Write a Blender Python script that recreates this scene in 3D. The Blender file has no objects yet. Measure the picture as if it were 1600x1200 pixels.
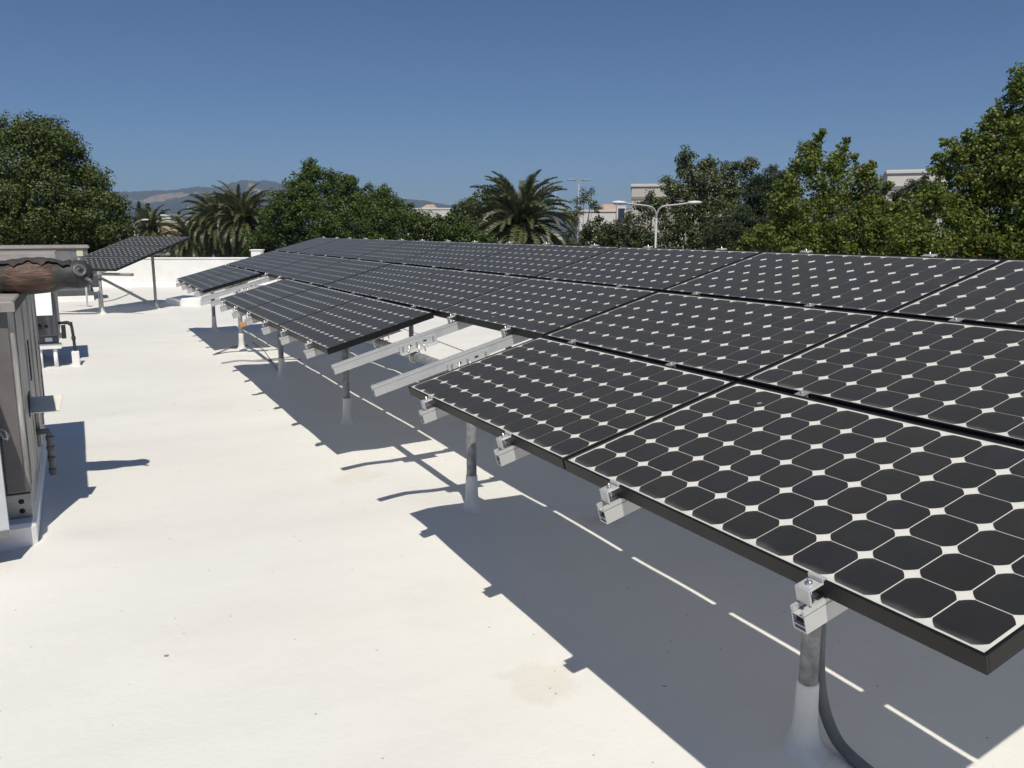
import bpy, math, random
import numpy as np
from mathutils import Vector, Matrix

random.seed(7)
RNG = np.random.default_rng(7)
SC = bpy.context.scene
COL = SC.collection
R = math.radians

# ------------------------------------------------------------------ camera
CAM = Vector((-1.5016, -0.9171, 1.727))
FWD = Vector((0.448804, 0.875361, -0.179769))
RIGHT = Vector((0.889858, -0.456237, 0.0))
UPV = RIGHT.cross(FWD)
FPX = 1315.98
cam = bpy.data.cameras.new('camera')
cam.sensor_width = 36.0
cam.lens = 36.0 * FPX / 1600.0
cam.clip_start = 0.05
cam.clip_end = 40000
cam_ob = bpy.data.objects.new('camera', cam)
COL.objects.link(cam_ob)
M3 = Matrix((RIGHT, UPV, -FWD)).transposed()
cam_ob.matrix_world = Matrix.Translation(CAM) @ M3.to_4x4()
SC.camera = cam_ob

# ------------------------------------------------------------------ sky, sun, exposure
SUN_EL, SUN_ROT = R(59.1), R(199.06)
world = bpy.data.worlds.new('World')
SC.world = world
world.use_nodes = True
wn = world.node_tree
sky = wn.nodes.new('ShaderNodeTexSky')
sky.sky_type = 'NISHITA'
sky.sun_disc = False
sky.sun_elevation = SUN_EL
sky.sun_rotation = SUN_ROT
sky.altitude = 1500
sky.air_density = 0.88
sky.dust_density = 1.7
sky.ozone_density = 10.0
wn.links.new(sky.outputs[0], wn.nodes['Background'].inputs[0])
wn.nodes['Background'].inputs[1].default_value = 0.0575

sun = bpy.data.lights.new('sun', 'SUN')
sun.energy = 3.2
sun.angle = R(0.53)
sun.color = (1.0, 0.95, 0.85)
sun_ob = bpy.data.objects.new('sun', sun)
COL.objects.link(sun_ob)
SUN_DIR = Vector((math.sin(SUN_ROT) * math.cos(SUN_EL), math.cos(SUN_ROT) * math.cos(SUN_EL), math.sin(SUN_EL)))
sun_ob.rotation_euler = SUN_DIR.to_track_quat('Z', 'Y').to_euler()
sun_ob.location = (0, 0, 40)

SC.view_settings.view_transform = 'Standard'
SC.view_settings.look = 'None'
SC.view_settings.exposure = 0.28
SC.view_settings.gamma = 1.0
SC.view_settings.use_curve_mapping = False
SC.render.engine = 'CYCLES'
SC.cycles.max_bounces = 8
SC.cycles.diffuse_bounces = 6
SC.cycles.glossy_bounces = 2
SC.cycles.transmission_bounces = 3
SC.cycles.use_adaptive_sampling = True
SC.cycles.adaptive_threshold = 0.02
SC.cycles.transparent_max_bounces = 16

# ------------------------------------------------------------------ survey helpers (photo pixel -> place)
def ray(px, py):
    return RIGHT * ((px - 800) / FPX) + UPV * ((600 - py) / FPX) + FWD
def at(px, py, d):            # d = depth along the view axis in metres
    return CAM + ray(px, py) * d
def onz(px, py, z=0.0):
    r = ray(px, py)
    return CAM + r * ((z - CAM.z) / r.z)
def ony(px, py, y):
    r = ray(px, py)
    return CAM + r * ((y - CAM.y) / r.y)

# ------------------------------------------------------------------ materials
MATS = {}
def mat(name, col, rough=0.5, metal=0.0, var=0.0, vscale=4.0, col2=None, bump=0.0, bscale=40.0, stretch=None, spec=0.5, coord='Object', detail=6):
    m = bpy.data.materials.new(name)
    m.use_nodes = True
    nt = m.node_tree
    b = nt.nodes['Principled BSDF']
    b.inputs['Base Color'].default_value = (*col, 1)
    b.inputs['Roughness'].default_value = rough
    b.inputs['Metallic'].default_value = metal
    b.inputs['Specular IOR Level'].default_value = spec
    tc = nt.nodes.new('ShaderNodeTexCoord')
    mp = nt.nodes.new('ShaderNodeMapping')
    if stretch:
        mp.inputs['Scale'].default_value = stretch
    nt.links.new(tc.outputs[coord], mp.inputs[0])
    if var > 0 or col2:
        n = nt.nodes.new('ShaderNodeTexNoise')
        n.inputs['Scale'].default_value = vscale
        n.inputs['Detail'].default_value = detail
        n.inputs['Roughness'].default_value = 0.62
        nt.links.new(mp.outputs[0], n.inputs['Vector'])
        cr = nt.nodes.new('ShaderNodeValToRGB')
        c2 = col2 or tuple(min(1, c * (1 + var)) for c in col)
        c1 = tuple(c * (1 - var) for c in col)
        cr.color_ramp.elements[0].position = 0.33
        cr.color_ramp.elements[1].position = 0.68
        cr.color_ramp.elements[0].color = (*c1, 1)
        cr.color_ramp.elements[1].color = (*c2, 1)
        nt.links.new(n.outputs['Fac'], cr.inputs[0])
        nt.links.new(cr.outputs[0], b.inputs['Base Color'])
    if bump > 0:
        n2 = nt.nodes.new('ShaderNodeTexNoise')
        n2.inputs['Scale'].default_value = bscale
        n2.inputs['Detail'].default_value = 4
        nt.links.new(mp.outputs[0], n2.inputs['Vector'])
        bp = nt.nodes.new('ShaderNodeBump')
        bp.inputs['Strength'].default_value = bump
        bp.inputs['Distance'].default_value = 0.01
        nt.links.new(n2.outputs['Fac'], bp.inputs['Height'])
        nt.links.new(bp.outputs[0], b.inputs['Normal'])
    MATS[name] = m
    return m

def leaf_mat(name, c1, c2, c3=None, trans=0.25, rough=0.5, spec=0.4):
    m = bpy.data.materials.new(name)
    m.use_nodes = True
    nt = m.node_tree
    b = nt.nodes['Principled BSDF']
    g = nt.nodes.new('ShaderNodeNewGeometry')
    cr = nt.nodes.new('ShaderNodeValToRGB')
    cr.color_ramp.elements[0].color = (*c1, 1)
    cr.color_ramp.elements[1].color = (*c2, 1)
    if c3:
        cr.color_ramp.elements[1].position = 0.965
        e = cr.color_ramp.elements.new(1.0)
        e.color = (*c3, 1)
    nt.links.new(g.outputs['Random Per Island'], cr.inputs[0])
    nt.links.new(cr.outputs[0], b.inputs['Base Color'])
    b.inputs['Roughness'].default_value = rough
    b.inputs['Specular IOR Level'].default_value = spec
    tr = nt.nodes.new('ShaderNodeBsdfTranslucent')
    nt.links.new(cr.outputs[0], tr.inputs['Color'])
    mx = nt.nodes.new('ShaderNodeMixShader')
    mx.inputs[0].default_value = trans
    nt.links.new(b.outputs[0], mx.inputs[1])
    nt.links.new(tr.outputs[0], mx.inputs[2])
    nt.links.new(mx.outputs[0], nt.nodes['Material Output'].inputs[0])
    MATS[name] = m
    return m

def roof_mat():
    m = bpy.data.materials.new('white_roof_coating')
    m.use_nodes = True
    nt = m.node_tree
    L = nt.links.new
    b = nt.nodes['Principled BSDF']
    b.inputs['Roughness'].default_value = 0.62
    b.inputs['Specular IOR Level'].default_value = 0.3
    tc = nt.nodes.new('ShaderNodeTexCoord')
    def noise(scale, detail=5, rough=0.6, vec=None):
        n = nt.nodes.new('ShaderNodeTexNoise')
        n.inputs['Scale'].default_value = scale
        n.inputs['Detail'].default_value = detail
        n.inputs['Roughness'].default_value = rough
        L(vec or tc.outputs['Object'], n.inputs['Vector'])
        return n.outputs['Fac']
    def ramp(src, p0, p1, c0, c1):
        r = nt.nodes.new('ShaderNodeValToRGB')
        r.color_ramp.elements[0].position, r.color_ramp.elements[1].position = p0, p1
        r.color_ramp.elements[0].color, r.color_ramp.elements[1].color = (*c0, 1), (*c1, 1)
        L(src, r.inputs[0])
        return r.outputs[0]
    def mix(f, a, c):
        n = nt.nodes.new('ShaderNodeMixRGB')
        if isinstance(f, float): n.inputs[0].default_value = f
        else: L(f, n.inputs[0])
        for s, i in ((a, 1), (c, 2)):
            if isinstance(s, tuple): n.inputs[i].default_value = (*s, 1)
            else: L(s, n.inputs[i])
        return n.outputs[0]
    base = ramp(noise(0.55, 6), 0.3, 0.72, (0.775, 0.755, 0.70), (0.83, 0.812, 0.76))
    # faint broad streaks where the coating was rolled on
    mp = nt.nodes.new('ShaderNodeMapping')
    mp.inputs['Scale'].default_value = (0.35, 2.4, 1)
    L(tc.outputs['Object'], mp.inputs[0])
    st = ramp(noise(1.0, 4, 0.55, mp.outputs[0]), 0.45, 0.75, (0, 0, 0), (1, 1, 1))
    base = mix(ramp(noise(0.9, 3), 0.4, 0.8, (0, 0, 0), (0.45, 0.45, 0.45)), base, (0.80, 0.765, 0.715))
    base = mix(mix(st, (0, 0, 0), (0.36, 0.36, 0.36)), base, (0.73, 0.705, 0.65))
    # dirt freckles
    fr = ramp(noise(38, 2), 0.70, 0.76, (0, 0, 0), (0.5, 0.5, 0.5))
    fr2 = ramp(noise(2.2, 3), 0.52, 0.66, (0, 0, 0), (1, 1, 1))
    base = mix(mix(fr2, (0, 0, 0), fr), base, (0.5, 0.46, 0.40))
    # rust-coloured puddle stains
    for (px, py, rad, amt) in ((842, 1066, 0.17, 0.22), (556, 745, 0.20, 0.24), (330, 640, 0.25, 0.10), (420, 1000, 0.5, 0.07), (940, 812, 0.13, 0.35), (700, 950, 0.35, 0.07)):
        c = onz(px, py, 0)
        vm = nt.nodes.new('ShaderNodeVectorMath')
        vm.operation = 'DISTANCE'
        vm.inputs[1].default_value = (c.x, c.y, 0)
        L(tc.outputs['Object'], vm.inputs[0])
        ad = nt.nodes.new('ShaderNodeMath'); ad.operation = 'MULTIPLY_ADD'
        L(noise(7.0, 5, 0.7), ad.inputs[0]); ad.inputs[1].default_value = 0.5
        L(vm.outputs['Value'], ad.inputs[2])
        f = ramp(ad.outputs[0], rad * 0.6 + 0.25, rad + 0.25, (amt, amt, amt), (0, 0, 0))
        base = mix(f, base, (0.60, 0.51, 0.38))
    # grit and leaf crumbs scattered over the coating
    for vsc, lim, keep, colr in ((5.5, 0.055, 0.80, (0.16, 0.13, 0.10)), (14.0, 0.07, 0.72, (0.36, 0.33, 0.29))):
        vo = nt.nodes.new('ShaderNodeTexVoronoi'); vo.inputs['Scale'].default_value = vsc
        dn = nt.nodes.new('ShaderNodeVectorMath'); dn.operation = 'MULTIPLY_ADD'
        nn = nt.nodes.new('ShaderNodeTexNoise'); nn.inputs['Scale'].default_value = 60
        L(tc.outputs['Object'], nn.inputs['Vector'])
        L(nn.outputs['Color'], dn.inputs[0]); dn.inputs[1].default_value = (0.012, 0.012, 0.0); L(tc.outputs['Object'], dn.inputs[2])
        L(dn.outputs[0], vo.inputs['Vector'])
        lt = nt.nodes.new('ShaderNodeMath'); lt.operation = 'LESS_THAN'; L(vo.outputs['Distance'], lt.inputs[0]); lt.inputs[1].default_value = lim
        sp = nt.nodes.new('ShaderNodeSeparateColor'); L(vo.outputs['Color'], sp.inputs[0])
        gt = nt.nodes.new('ShaderNodeMath'); gt.operation = 'GREATER_THAN'; L(sp.outputs[0], gt.inputs[0]); gt.inputs[1].default_value = keep
        mu = nt.nodes.new('ShaderNodeMath'); mu.operation = 'MULTIPLY'; L(lt.outputs[0], mu.inputs[0]); L(gt.outputs[0], mu.inputs[1])
        mu2 = nt.nodes.new('ShaderNodeMath'); mu2.operation = 'MULTIPLY'; L(mu.outputs[0], mu2.inputs[0]); mu2.inputs[1].default_value = 0.8
        base = mix(mu2.outputs[0], base, colr)
    L(base, b.inputs['Base Color'])
    bp = nt.nodes.new('ShaderNodeBump')
    bp.inputs['Strength'].default_value = 0.35
    bp.inputs['Distance'].default_value = 0.004
    L(noise(55, 4), bp.inputs['Height'])
    bp2 = nt.nodes.new('ShaderNodeBump')
    bp2.inputs['Strength'].default_value = 0.4
    bp2.inputs['Distance'].default_value = 0.012
    L(noise(6, 3), bp2.inputs['Height'])
    L(bp.outputs[0], bp2.inputs['Normal'])
    L(bp2.outputs[0], b.inputs['Normal'])
    return m

def glass_mat():
    # dusty tempered glass: clear sheet, soft reflection, thin film of dust that thickens at the lower edge
    m = bpy.data.materials.new('dusty_solar_glass')
    m.use_nodes = True
    nt = m.node_tree
    L = nt.links.new
    nt.nodes.remove(nt.nodes['Principled BSDF'])
    tc = nt.nodes.new('ShaderNodeTexCoord')
    tr = nt.nodes.new('ShaderNodeBsdfTransparent')
    tr.inputs[0].default_value = (0.97, 0.975, 0.97, 1)
    df = nt.nodes.new('ShaderNodeBsdfDiffuse')
    df.inputs[0].default_value = (0.47, 0.455, 0.43, 1)
    gl = nt.nodes.new('ShaderNodeBsdfGlossy')
    gl.inputs[0].default_value = (0.47, 0.43, 0.375, 1)
    gl.inputs['Roughness'].default_value = 0.30
    n = nt.nodes.new('ShaderNodeTexNoise')
    n.inputs['Scale'].default_value = 9
    n.inputs['Detail'].default_value = 7
    n.inputs['Roughness'].default_value = 0.7
    geo = nt.nodes.new('ShaderNodeNewGeometry')
    L(geo.outputs['Position'], n.inputs['Vector'])
    mr = nt.nodes.new('ShaderNodeMapRange')
    mr.inputs['From Min'].default_value, mr.inputs['From Max'].default_value = 0.3, 0.75
    mr.inputs['To Min'].default_value, mr.inputs['To Max'].default_value = 0.001, 0.022
    L(n.outputs['Fac'], mr.inputs[0])
    sx = nt.nodes.new('ShaderNodeSeparateXYZ')
    L(tc.outputs['Object'], sx.inputs[0])
    ed = nt.nodes.new('ShaderNodeMath'); ed.operation = 'MULTIPLY_ADD'
    L(n.outputs['Fac'], ed.inputs[0]); ed.inputs[1].default_value = -0.045
    L(sx.outputs['X'], ed.inputs[2])
    er = nt.nodes.new('ShaderNodeMapRange')
    er.interpolation_type = 'SMOOTHSTEP'
    er.inputs['From Min'].default_value, er.inputs['From Max'].default_value = -0.014, 0.016
    er.inputs['To Min'].default_value, er.inputs['To Max'].default_value = 0.17, 0.0
    L(ed.outputs[0], er.inputs[0])
    ad = nt.nodes.new('ShaderNodeMath'); ad.operation = 'ADD'; ad.use_clamp = True
    L(mr.outputs[0], ad.inputs[0]); L(er.outputs[0], ad.inputs[1])
    vo = nt.nodes.new('ShaderNodeTexVoronoi'); vo.inputs['Scale'].default_value = 4.2
    L(geo.outputs['Position'], vo.inputs['Vector'])
    lt = nt.nodes.new('ShaderNodeMath'); lt.operation = 'LESS_THAN'; L(vo.outputs['Distance'], lt.inputs[0]); lt.inputs[1].default_value = 0.045
    sp = nt.nodes.new('ShaderNodeSeparateColor'); L(vo.outputs['Color'], sp.inputs[0])
    gt = nt.nodes.new('ShaderNodeMath'); gt.operation = 'GREATER_THAN'; L(sp.outputs[0], gt.inputs[0]); gt.inputs[1].default_value = 0.80
    mu = nt.nodes.new('ShaderNodeMath'); mu.operation = 'MULTIPLY'; L(lt.outputs[0], mu.inputs[0]); L(gt.outputs[0], mu.inputs[1])
    mu2 = nt.nodes.new('ShaderNodeMath'); mu2.operation = 'MULTIPLY_ADD'; L(mu.outputs[0], mu2.inputs[0]); mu2.inputs[1].default_value = 0.55; L(ad.outputs[0], mu2.inputs[2])
    mu2.use_clamp = True
    m1 = nt.nodes.new('ShaderNodeMixShader')
    L(mu2.outputs[0], m1.inputs[0]); L(tr.outputs[0], m1.inputs[1]); L(df.outputs[0], m1.inputs[2])
    fz = nt.nodes.new('ShaderNodeFresnel')
    fz.inputs['IOR'].default_value = 1.20
    m2 = nt.nodes.new('ShaderNodeMixShader')
    L(fz.outputs[0], m2.inputs[0]); L(m1.outputs[0], m2.inputs[1]); L(gl.outputs[0], m2.inputs[2])
    sh = nt.nodes.new('ShaderNodeBsdfSheen')
    sh.inputs['Color'].default_value = (0.25, 0.225, 0.19, 1)
    sh.inputs['Roughness'].default_value = 0.55
    ads = nt.nodes.new('ShaderNodeAddShader')
    L(m2.outputs[0], ads.inputs[0]); L(sh.outputs[0], ads.inputs[1])
    L(ads.outputs[0], nt.nodes['Material Output'].inputs[0])
    return m

def ramp_mat(name, axis, stops, rough=0.6, nscale=20, namt=0.25, metal=0.0, bump=0.3, bscale=60):
    # painted colour that changes along one object axis, broken up by noise
    m = bpy.data.materials.new(name)
    m.use_nodes = True
    nt = m.node_tree
    L = nt.links.new
    b = nt.nodes['Principled BSDF']
    b.inputs['Roughness'].default_value = rough
    b.inputs['Metallic'].default_value = metal
    tc = nt.nodes.new('ShaderNodeTexCoord')
    sx = nt.nodes.new('ShaderNodeSeparateXYZ')
    L(tc.outputs['Object'], sx.inputs[0])
    n = nt.nodes.new('ShaderNodeTexNoise')
    n.inputs['Scale'].default_value = nscale
    n.inputs['Detail'].default_value = 6
    L(tc.outputs['Object'], n.inputs['Vector'])
    ma = nt.nodes.new('ShaderNodeMath'); ma.operation = 'MULTIPLY_ADD'
    L(n.outputs['Fac'], ma.inputs[0]); ma.inputs[1].default_value = namt * 0.3
    L(sx.outputs[axis], ma.inputs[2])
    lo, hi = stops[0][0], stops[-1][0]
    mr = nt.nodes.new('ShaderNodeMapRange')
    mr.inputs['From Min'].default_value, mr.inputs['From Max'].default_value = lo, hi
    L(ma.outputs[0], mr.inputs[0])
    cr = nt.nodes.new('ShaderNodeValToRGB')
    for i, (p, c) in enumerate(stops):
        t = (p - lo) / (hi - lo)
        e = cr.color_ramp.elements[i] if i < 2 else cr.color_ramp.elements.new(t)
        e.position = t
        e.color = (*c, 1)
    L(mr.outputs[0], cr.inputs[0])
    mx = nt.nodes.new('ShaderNodeMixRGB'); mx.blend_type = 'MULTIPLY'; mx.inputs[0].default_value = 0.7
    n2 = nt.nodes.new('ShaderNodeTexNoise'); n2.inputs['Scale'].default_value = nscale * 2.3; n2.inputs['Detail'].default_value = 5
    L(tc.outputs['Object'], n2.inputs['Vector'])
    c2 = nt.nodes.new('ShaderNodeValToRGB')
    c2.color_ramp.elements[0].position, c2.color_ramp.elements[1].position = 0.3, 0.7
    c2.color_ramp.elements[0].color = (0.45, 0.45, 0.45, 1)
    c2.color_ramp.elements[1].color = (1, 1, 1, 1)
    L(n2.outputs['Fac'], c2.inputs[0])
    L(cr.outputs[0], mx.inputs[1]); L(c2.outputs[0], mx.inputs[2])
    L(mx.outputs[0], b.inputs['Base Color'])
    bp = nt.nodes.new('ShaderNodeBump'); bp.inputs['Strength'].default_value = bump; bp.inputs['Distance'].default_value = 0.008
    n3 = nt.nodes.new('ShaderNodeTexNoise'); n3.inputs['Scale'].default_value = bscale
    L(tc.outputs['Object'], n3.inputs['Vector']); L(n3.outputs['Fac'], bp.inputs['Height']); L(bp.outputs[0], b.inputs['Normal'])
    return m

def cell_mat(name, col):
    m = mat(name, col, 0.42, 0.0, spec=0.35)
    nt = m.node_tree
    b = nt.nodes['Principled BSDF']
    oi = nt.nodes.new('ShaderNodeObjectInfo')
    g = nt.nodes.new('ShaderNodeNewGeometry')
    ad = nt.nodes.new('ShaderNodeMath'); ad.operation = 'ADD'
    nt.links.new(oi.outputs['Random'], ad.inputs[0]); nt.links.new(g.outputs['Random Per Island'], ad.inputs[1])
    fr = nt.nodes.new('ShaderNodeMath'); fr.operation = 'FRACT'
    nt.links.new(ad.outputs[0], fr.inputs[0])
    cr = nt.nodes.new('ShaderNodeValToRGB')
    cr.color_ramp.elements[0].color = (col[0] * 0.7, col[1] * 0.72, col[2] * 0.8, 1)
    cr.color_ramp.elements[1].color = (col[0] * 1.35, col[1] * 1.3, col[2] * 1.25, 1)
    for p_, q_ in ((0.3, (0.85, 0.95, 1.7)), (0.6, (1.0, 1.25, 1.05))):
        e_ = cr.color_ramp.elements.new(p_); e_.color = (col[0] * q_[0], col[1] * q_[1], col[2] * q_[2], 1)
    nt.links.new(fr.outputs[0], cr.inputs[0])
    nt.links.new(cr.outputs[0], b.inputs['Base Color'])
    return m

M_roof = roof_mat()
M_white = mat('white_coating', (0.86, 0.848, 0.815), 0.6, var=0.05, vscale=3, bump=0.25, bscale=30)
M_boot = mat('white_elastomer', (0.78, 0.755, 0.705), 0.55, var=0.07, vscale=9, bump=0.35, bscale=35)
M_frame = mat('black_anodised_frame', (0.0085, 0.0085, 0.0085), 0.5, 0.0, var=0.35, vscale=6, spec=0.35)
M_back = mat('white_backsheet', (0.80, 0.79, 0.76), 0.5, var=0.04, vscale=14)
M_cell = cell_mat('monocrystalline_cell', (0.0058, 0.0064, 0.0076))
M_glass = glass_mat()
M_alu = mat('mill_aluminium', (0.58, 0.58, 0.57), 0.48, 0.3, var=0.06, vscale=12, bump=0.05, bscale=80)
M_clamp = mat('dull_clamp_aluminium', (0.36, 0.36, 0.355), 0.5, 0.3, var=0.08, vscale=20)
M_dark = mat('dark_parts_and_shade', (0.02, 0.02, 0.02), 0.8)  # near-black for dark parts and for the shade inside openings
M_galv = mat('galvanised_steel', (0.27, 0.275, 0.275), 0.55, 0.35, var=0.32, vscale=26, bump=0.1, bscale=50)
M_bolt = mat('stainless_bolt', (0.6, 0.6, 0.58), 0.3, 0.9)
M_conduit = mat('grey_flexible_conduit', (0.16, 0.165, 0.165), 0.6, var=0.15, vscale=8)
M_wire = mat('grey_cable', (0.30, 0.29, 0.28), 0.6)
M_black = mat('black_rubber', (0.018, 0.018, 0.018), 0.6)
M_orange = mat('orange_tag', (0.55, 0.29, 0.12), 0.6, var=0.1)
M_hvac = mat('weathered_taupe_paint', (0.165, 0.150, 0.145), 0.5, 0.0, var=0.22, vscale=3.2, bump=0.06, bscale=8)
M_hvac_side = mat('streaked_galvanised_side', (0.115, 0.108, 0.10), 0.55, 0.1, vscale=10.0, col2=(0.62, 0.60, 0.56), stretch=(1.5, 3.0, 0.22), bump=0.05, bscale=10)
M_hvac_grey = mat('grey_unit_paint', (0.17, 0.17, 0.175), 0.55, var=0.14, vscale=2.5)
M_hvac_dark = mat('dark_grey_unit_paint', (0.085, 0.087, 0.09), 0.5, var=0.2, vscale=3)
M_hood = mat('bare_sheet_metal_hood', (0.56, 0.58, 0.60), 0.42, 0.2, var=0.07, vscale=5)
M_lid = mat('dusty_lid_paint', (0.33, 0.295, 0.27), 0.6, var=0.16, vscale=3, bump=0.1, bscale=12)
M_steel = mat('bare_steel_rail', (0.33, 0.33, 0.32), 0.45, 0.5, var=0.25, vscale=9)
M_label = mat('yellow_label', (0.66, 0.62, 0.42), 0.6, var=0.08, vscale=30)
M_clear = mat('pale_plastic', (0.55, 0.57, 0.58), 0.25, var=0.1)
M_rusty = mat('rusty_black_iron', (0.035, 0.027, 0.023), 0.7, var=0.5, vscale=20)
M_owl = ramp_mat('painted_owl', 'X', [(-0.66, (0.06, 0.065, 0.07)), (-0.52, (0.27, 0.28, 0.285)), (-0.42, (0.20, 0.20, 0.20)), (-0.36, (0.06, 0.052, 0.048)), (-0.12, (0.085, 0.07, 0.06)), (-0.02, (0.05, 0.05, 0.052)), (0.1, (0.045, 0.047, 0.05))], nscale=24, namt=0.14)
M_owl_wing = mat('brown_owl_breast', (0.045, 0.026, 0.019), 0.5, vscale=11, col2=(0.20, 0.11, 0.07), stretch=(0.5, 3.5, 3.5), bump=0.9, bscale=34)
M_eye = mat('owl_eye_ring', (0.13, 0.135, 0.14), 0.4, var=0.2, vscale=40)
M_asphalt = mat('ground_asphalt_and_soil', (0.07, 0.068, 0.06), 0.9, vscale=0.03, col2=(0.16, 0.14, 0.10))
M_bark = mat('bark', (0.12, 0.09, 0.065), 0.9, var=0.4, vscale=7, bump=0.6, bscale=12, stretch=(1, 1, 0.3))
M_palmbark = mat('palm_trunk_bark', (0.13, 0.095, 0.065), 0.9, var=0.4, vscale=5, bump=0.9, bscale=9)
L_maple = leaf_mat('maple_leaves', (0.075, 0.115, 0.018), (0.21, 0.255, 0.045), (0.36, 0.17, 0.05), 0.34)  # leaf greens varying at random, a few reddish leaves
L_sweet = leaf_mat('sweetgum_leaves', (0.045, 0.078, 0.018), (0.135, 0.185, 0.038), None, 0.30)
L_dark = leaf_mat('dark_broad_leaves', (0.046, 0.070, 0.018), (0.15, 0.185, 0.046), None, 0.24)
L_euc = leaf_mat('eucalyptus_leaves', (0.056, 0.074, 0.026), (0.155, 0.18, 0.062), None, 0.24)
L_pine = leaf_mat('pine_needles', (0.016, 0.027, 0.008), (0.055, 0.075, 0.020), None, 0.05)
L_bush = leaf_mat('hedge_leaves', (0.036, 0.056, 0.018), (0.11, 0.135, 0.04), None, 0.2)
L_palm = leaf_mat('palm_leaflets', (0.06, 0.072, 0.028), (0.19, 0.20, 0.085), None, 0.12, 0.38, 0.5)
L_palm_dry = leaf_mat('dry_palm_leaflets', (0.14, 0.10, 0.05), (0.30, 0.22, 0.12), None, 0.1)
M_beige = mat('beige_stucco', (0.60, 0.56, 0.50), 0.85, var=0.05, vscale=0.4)
M_cream = mat('cream_stucco', (0.70, 0.66, 0.58), 0.85, var=0.05, vscale=0.4)
M_pink = mat('pale_pink_stucco', (0.78, 0.73, 0.67), 0.85, var=0.04, vscale=0.4)
M_grey_st = mat('grey_stucco', (0.30, 0.27, 0.24), 0.85, var=0.05, vscale=0.4)  # even grey for the wall bands below the cornices
M_whitewall = mat('white_stucco', (0.74, 0.73, 0.69), 0.85, var=0.05, vscale=0.4)
M_tan = mat('tan_roof_gravel', (0.50, 0.40, 0.27), 0.9, var=0.06, vscale=0.5)
M_terra = mat('terracotta_roof', (0.52, 0.37, 0.29), 0.85, var=0.12, vscale=0.6)
M_blue = mat('navy_banner', (0.03, 0.04, 0.09), 0.6)
M_lamp = mat('lamp_post_grey', (0.42, 0.42, 0.41), 0.5, 0.2, var=0.08)
M_lamphead = mat('lamp_head_white', (0.68, 0.68, 0.66), 0.4)

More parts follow.
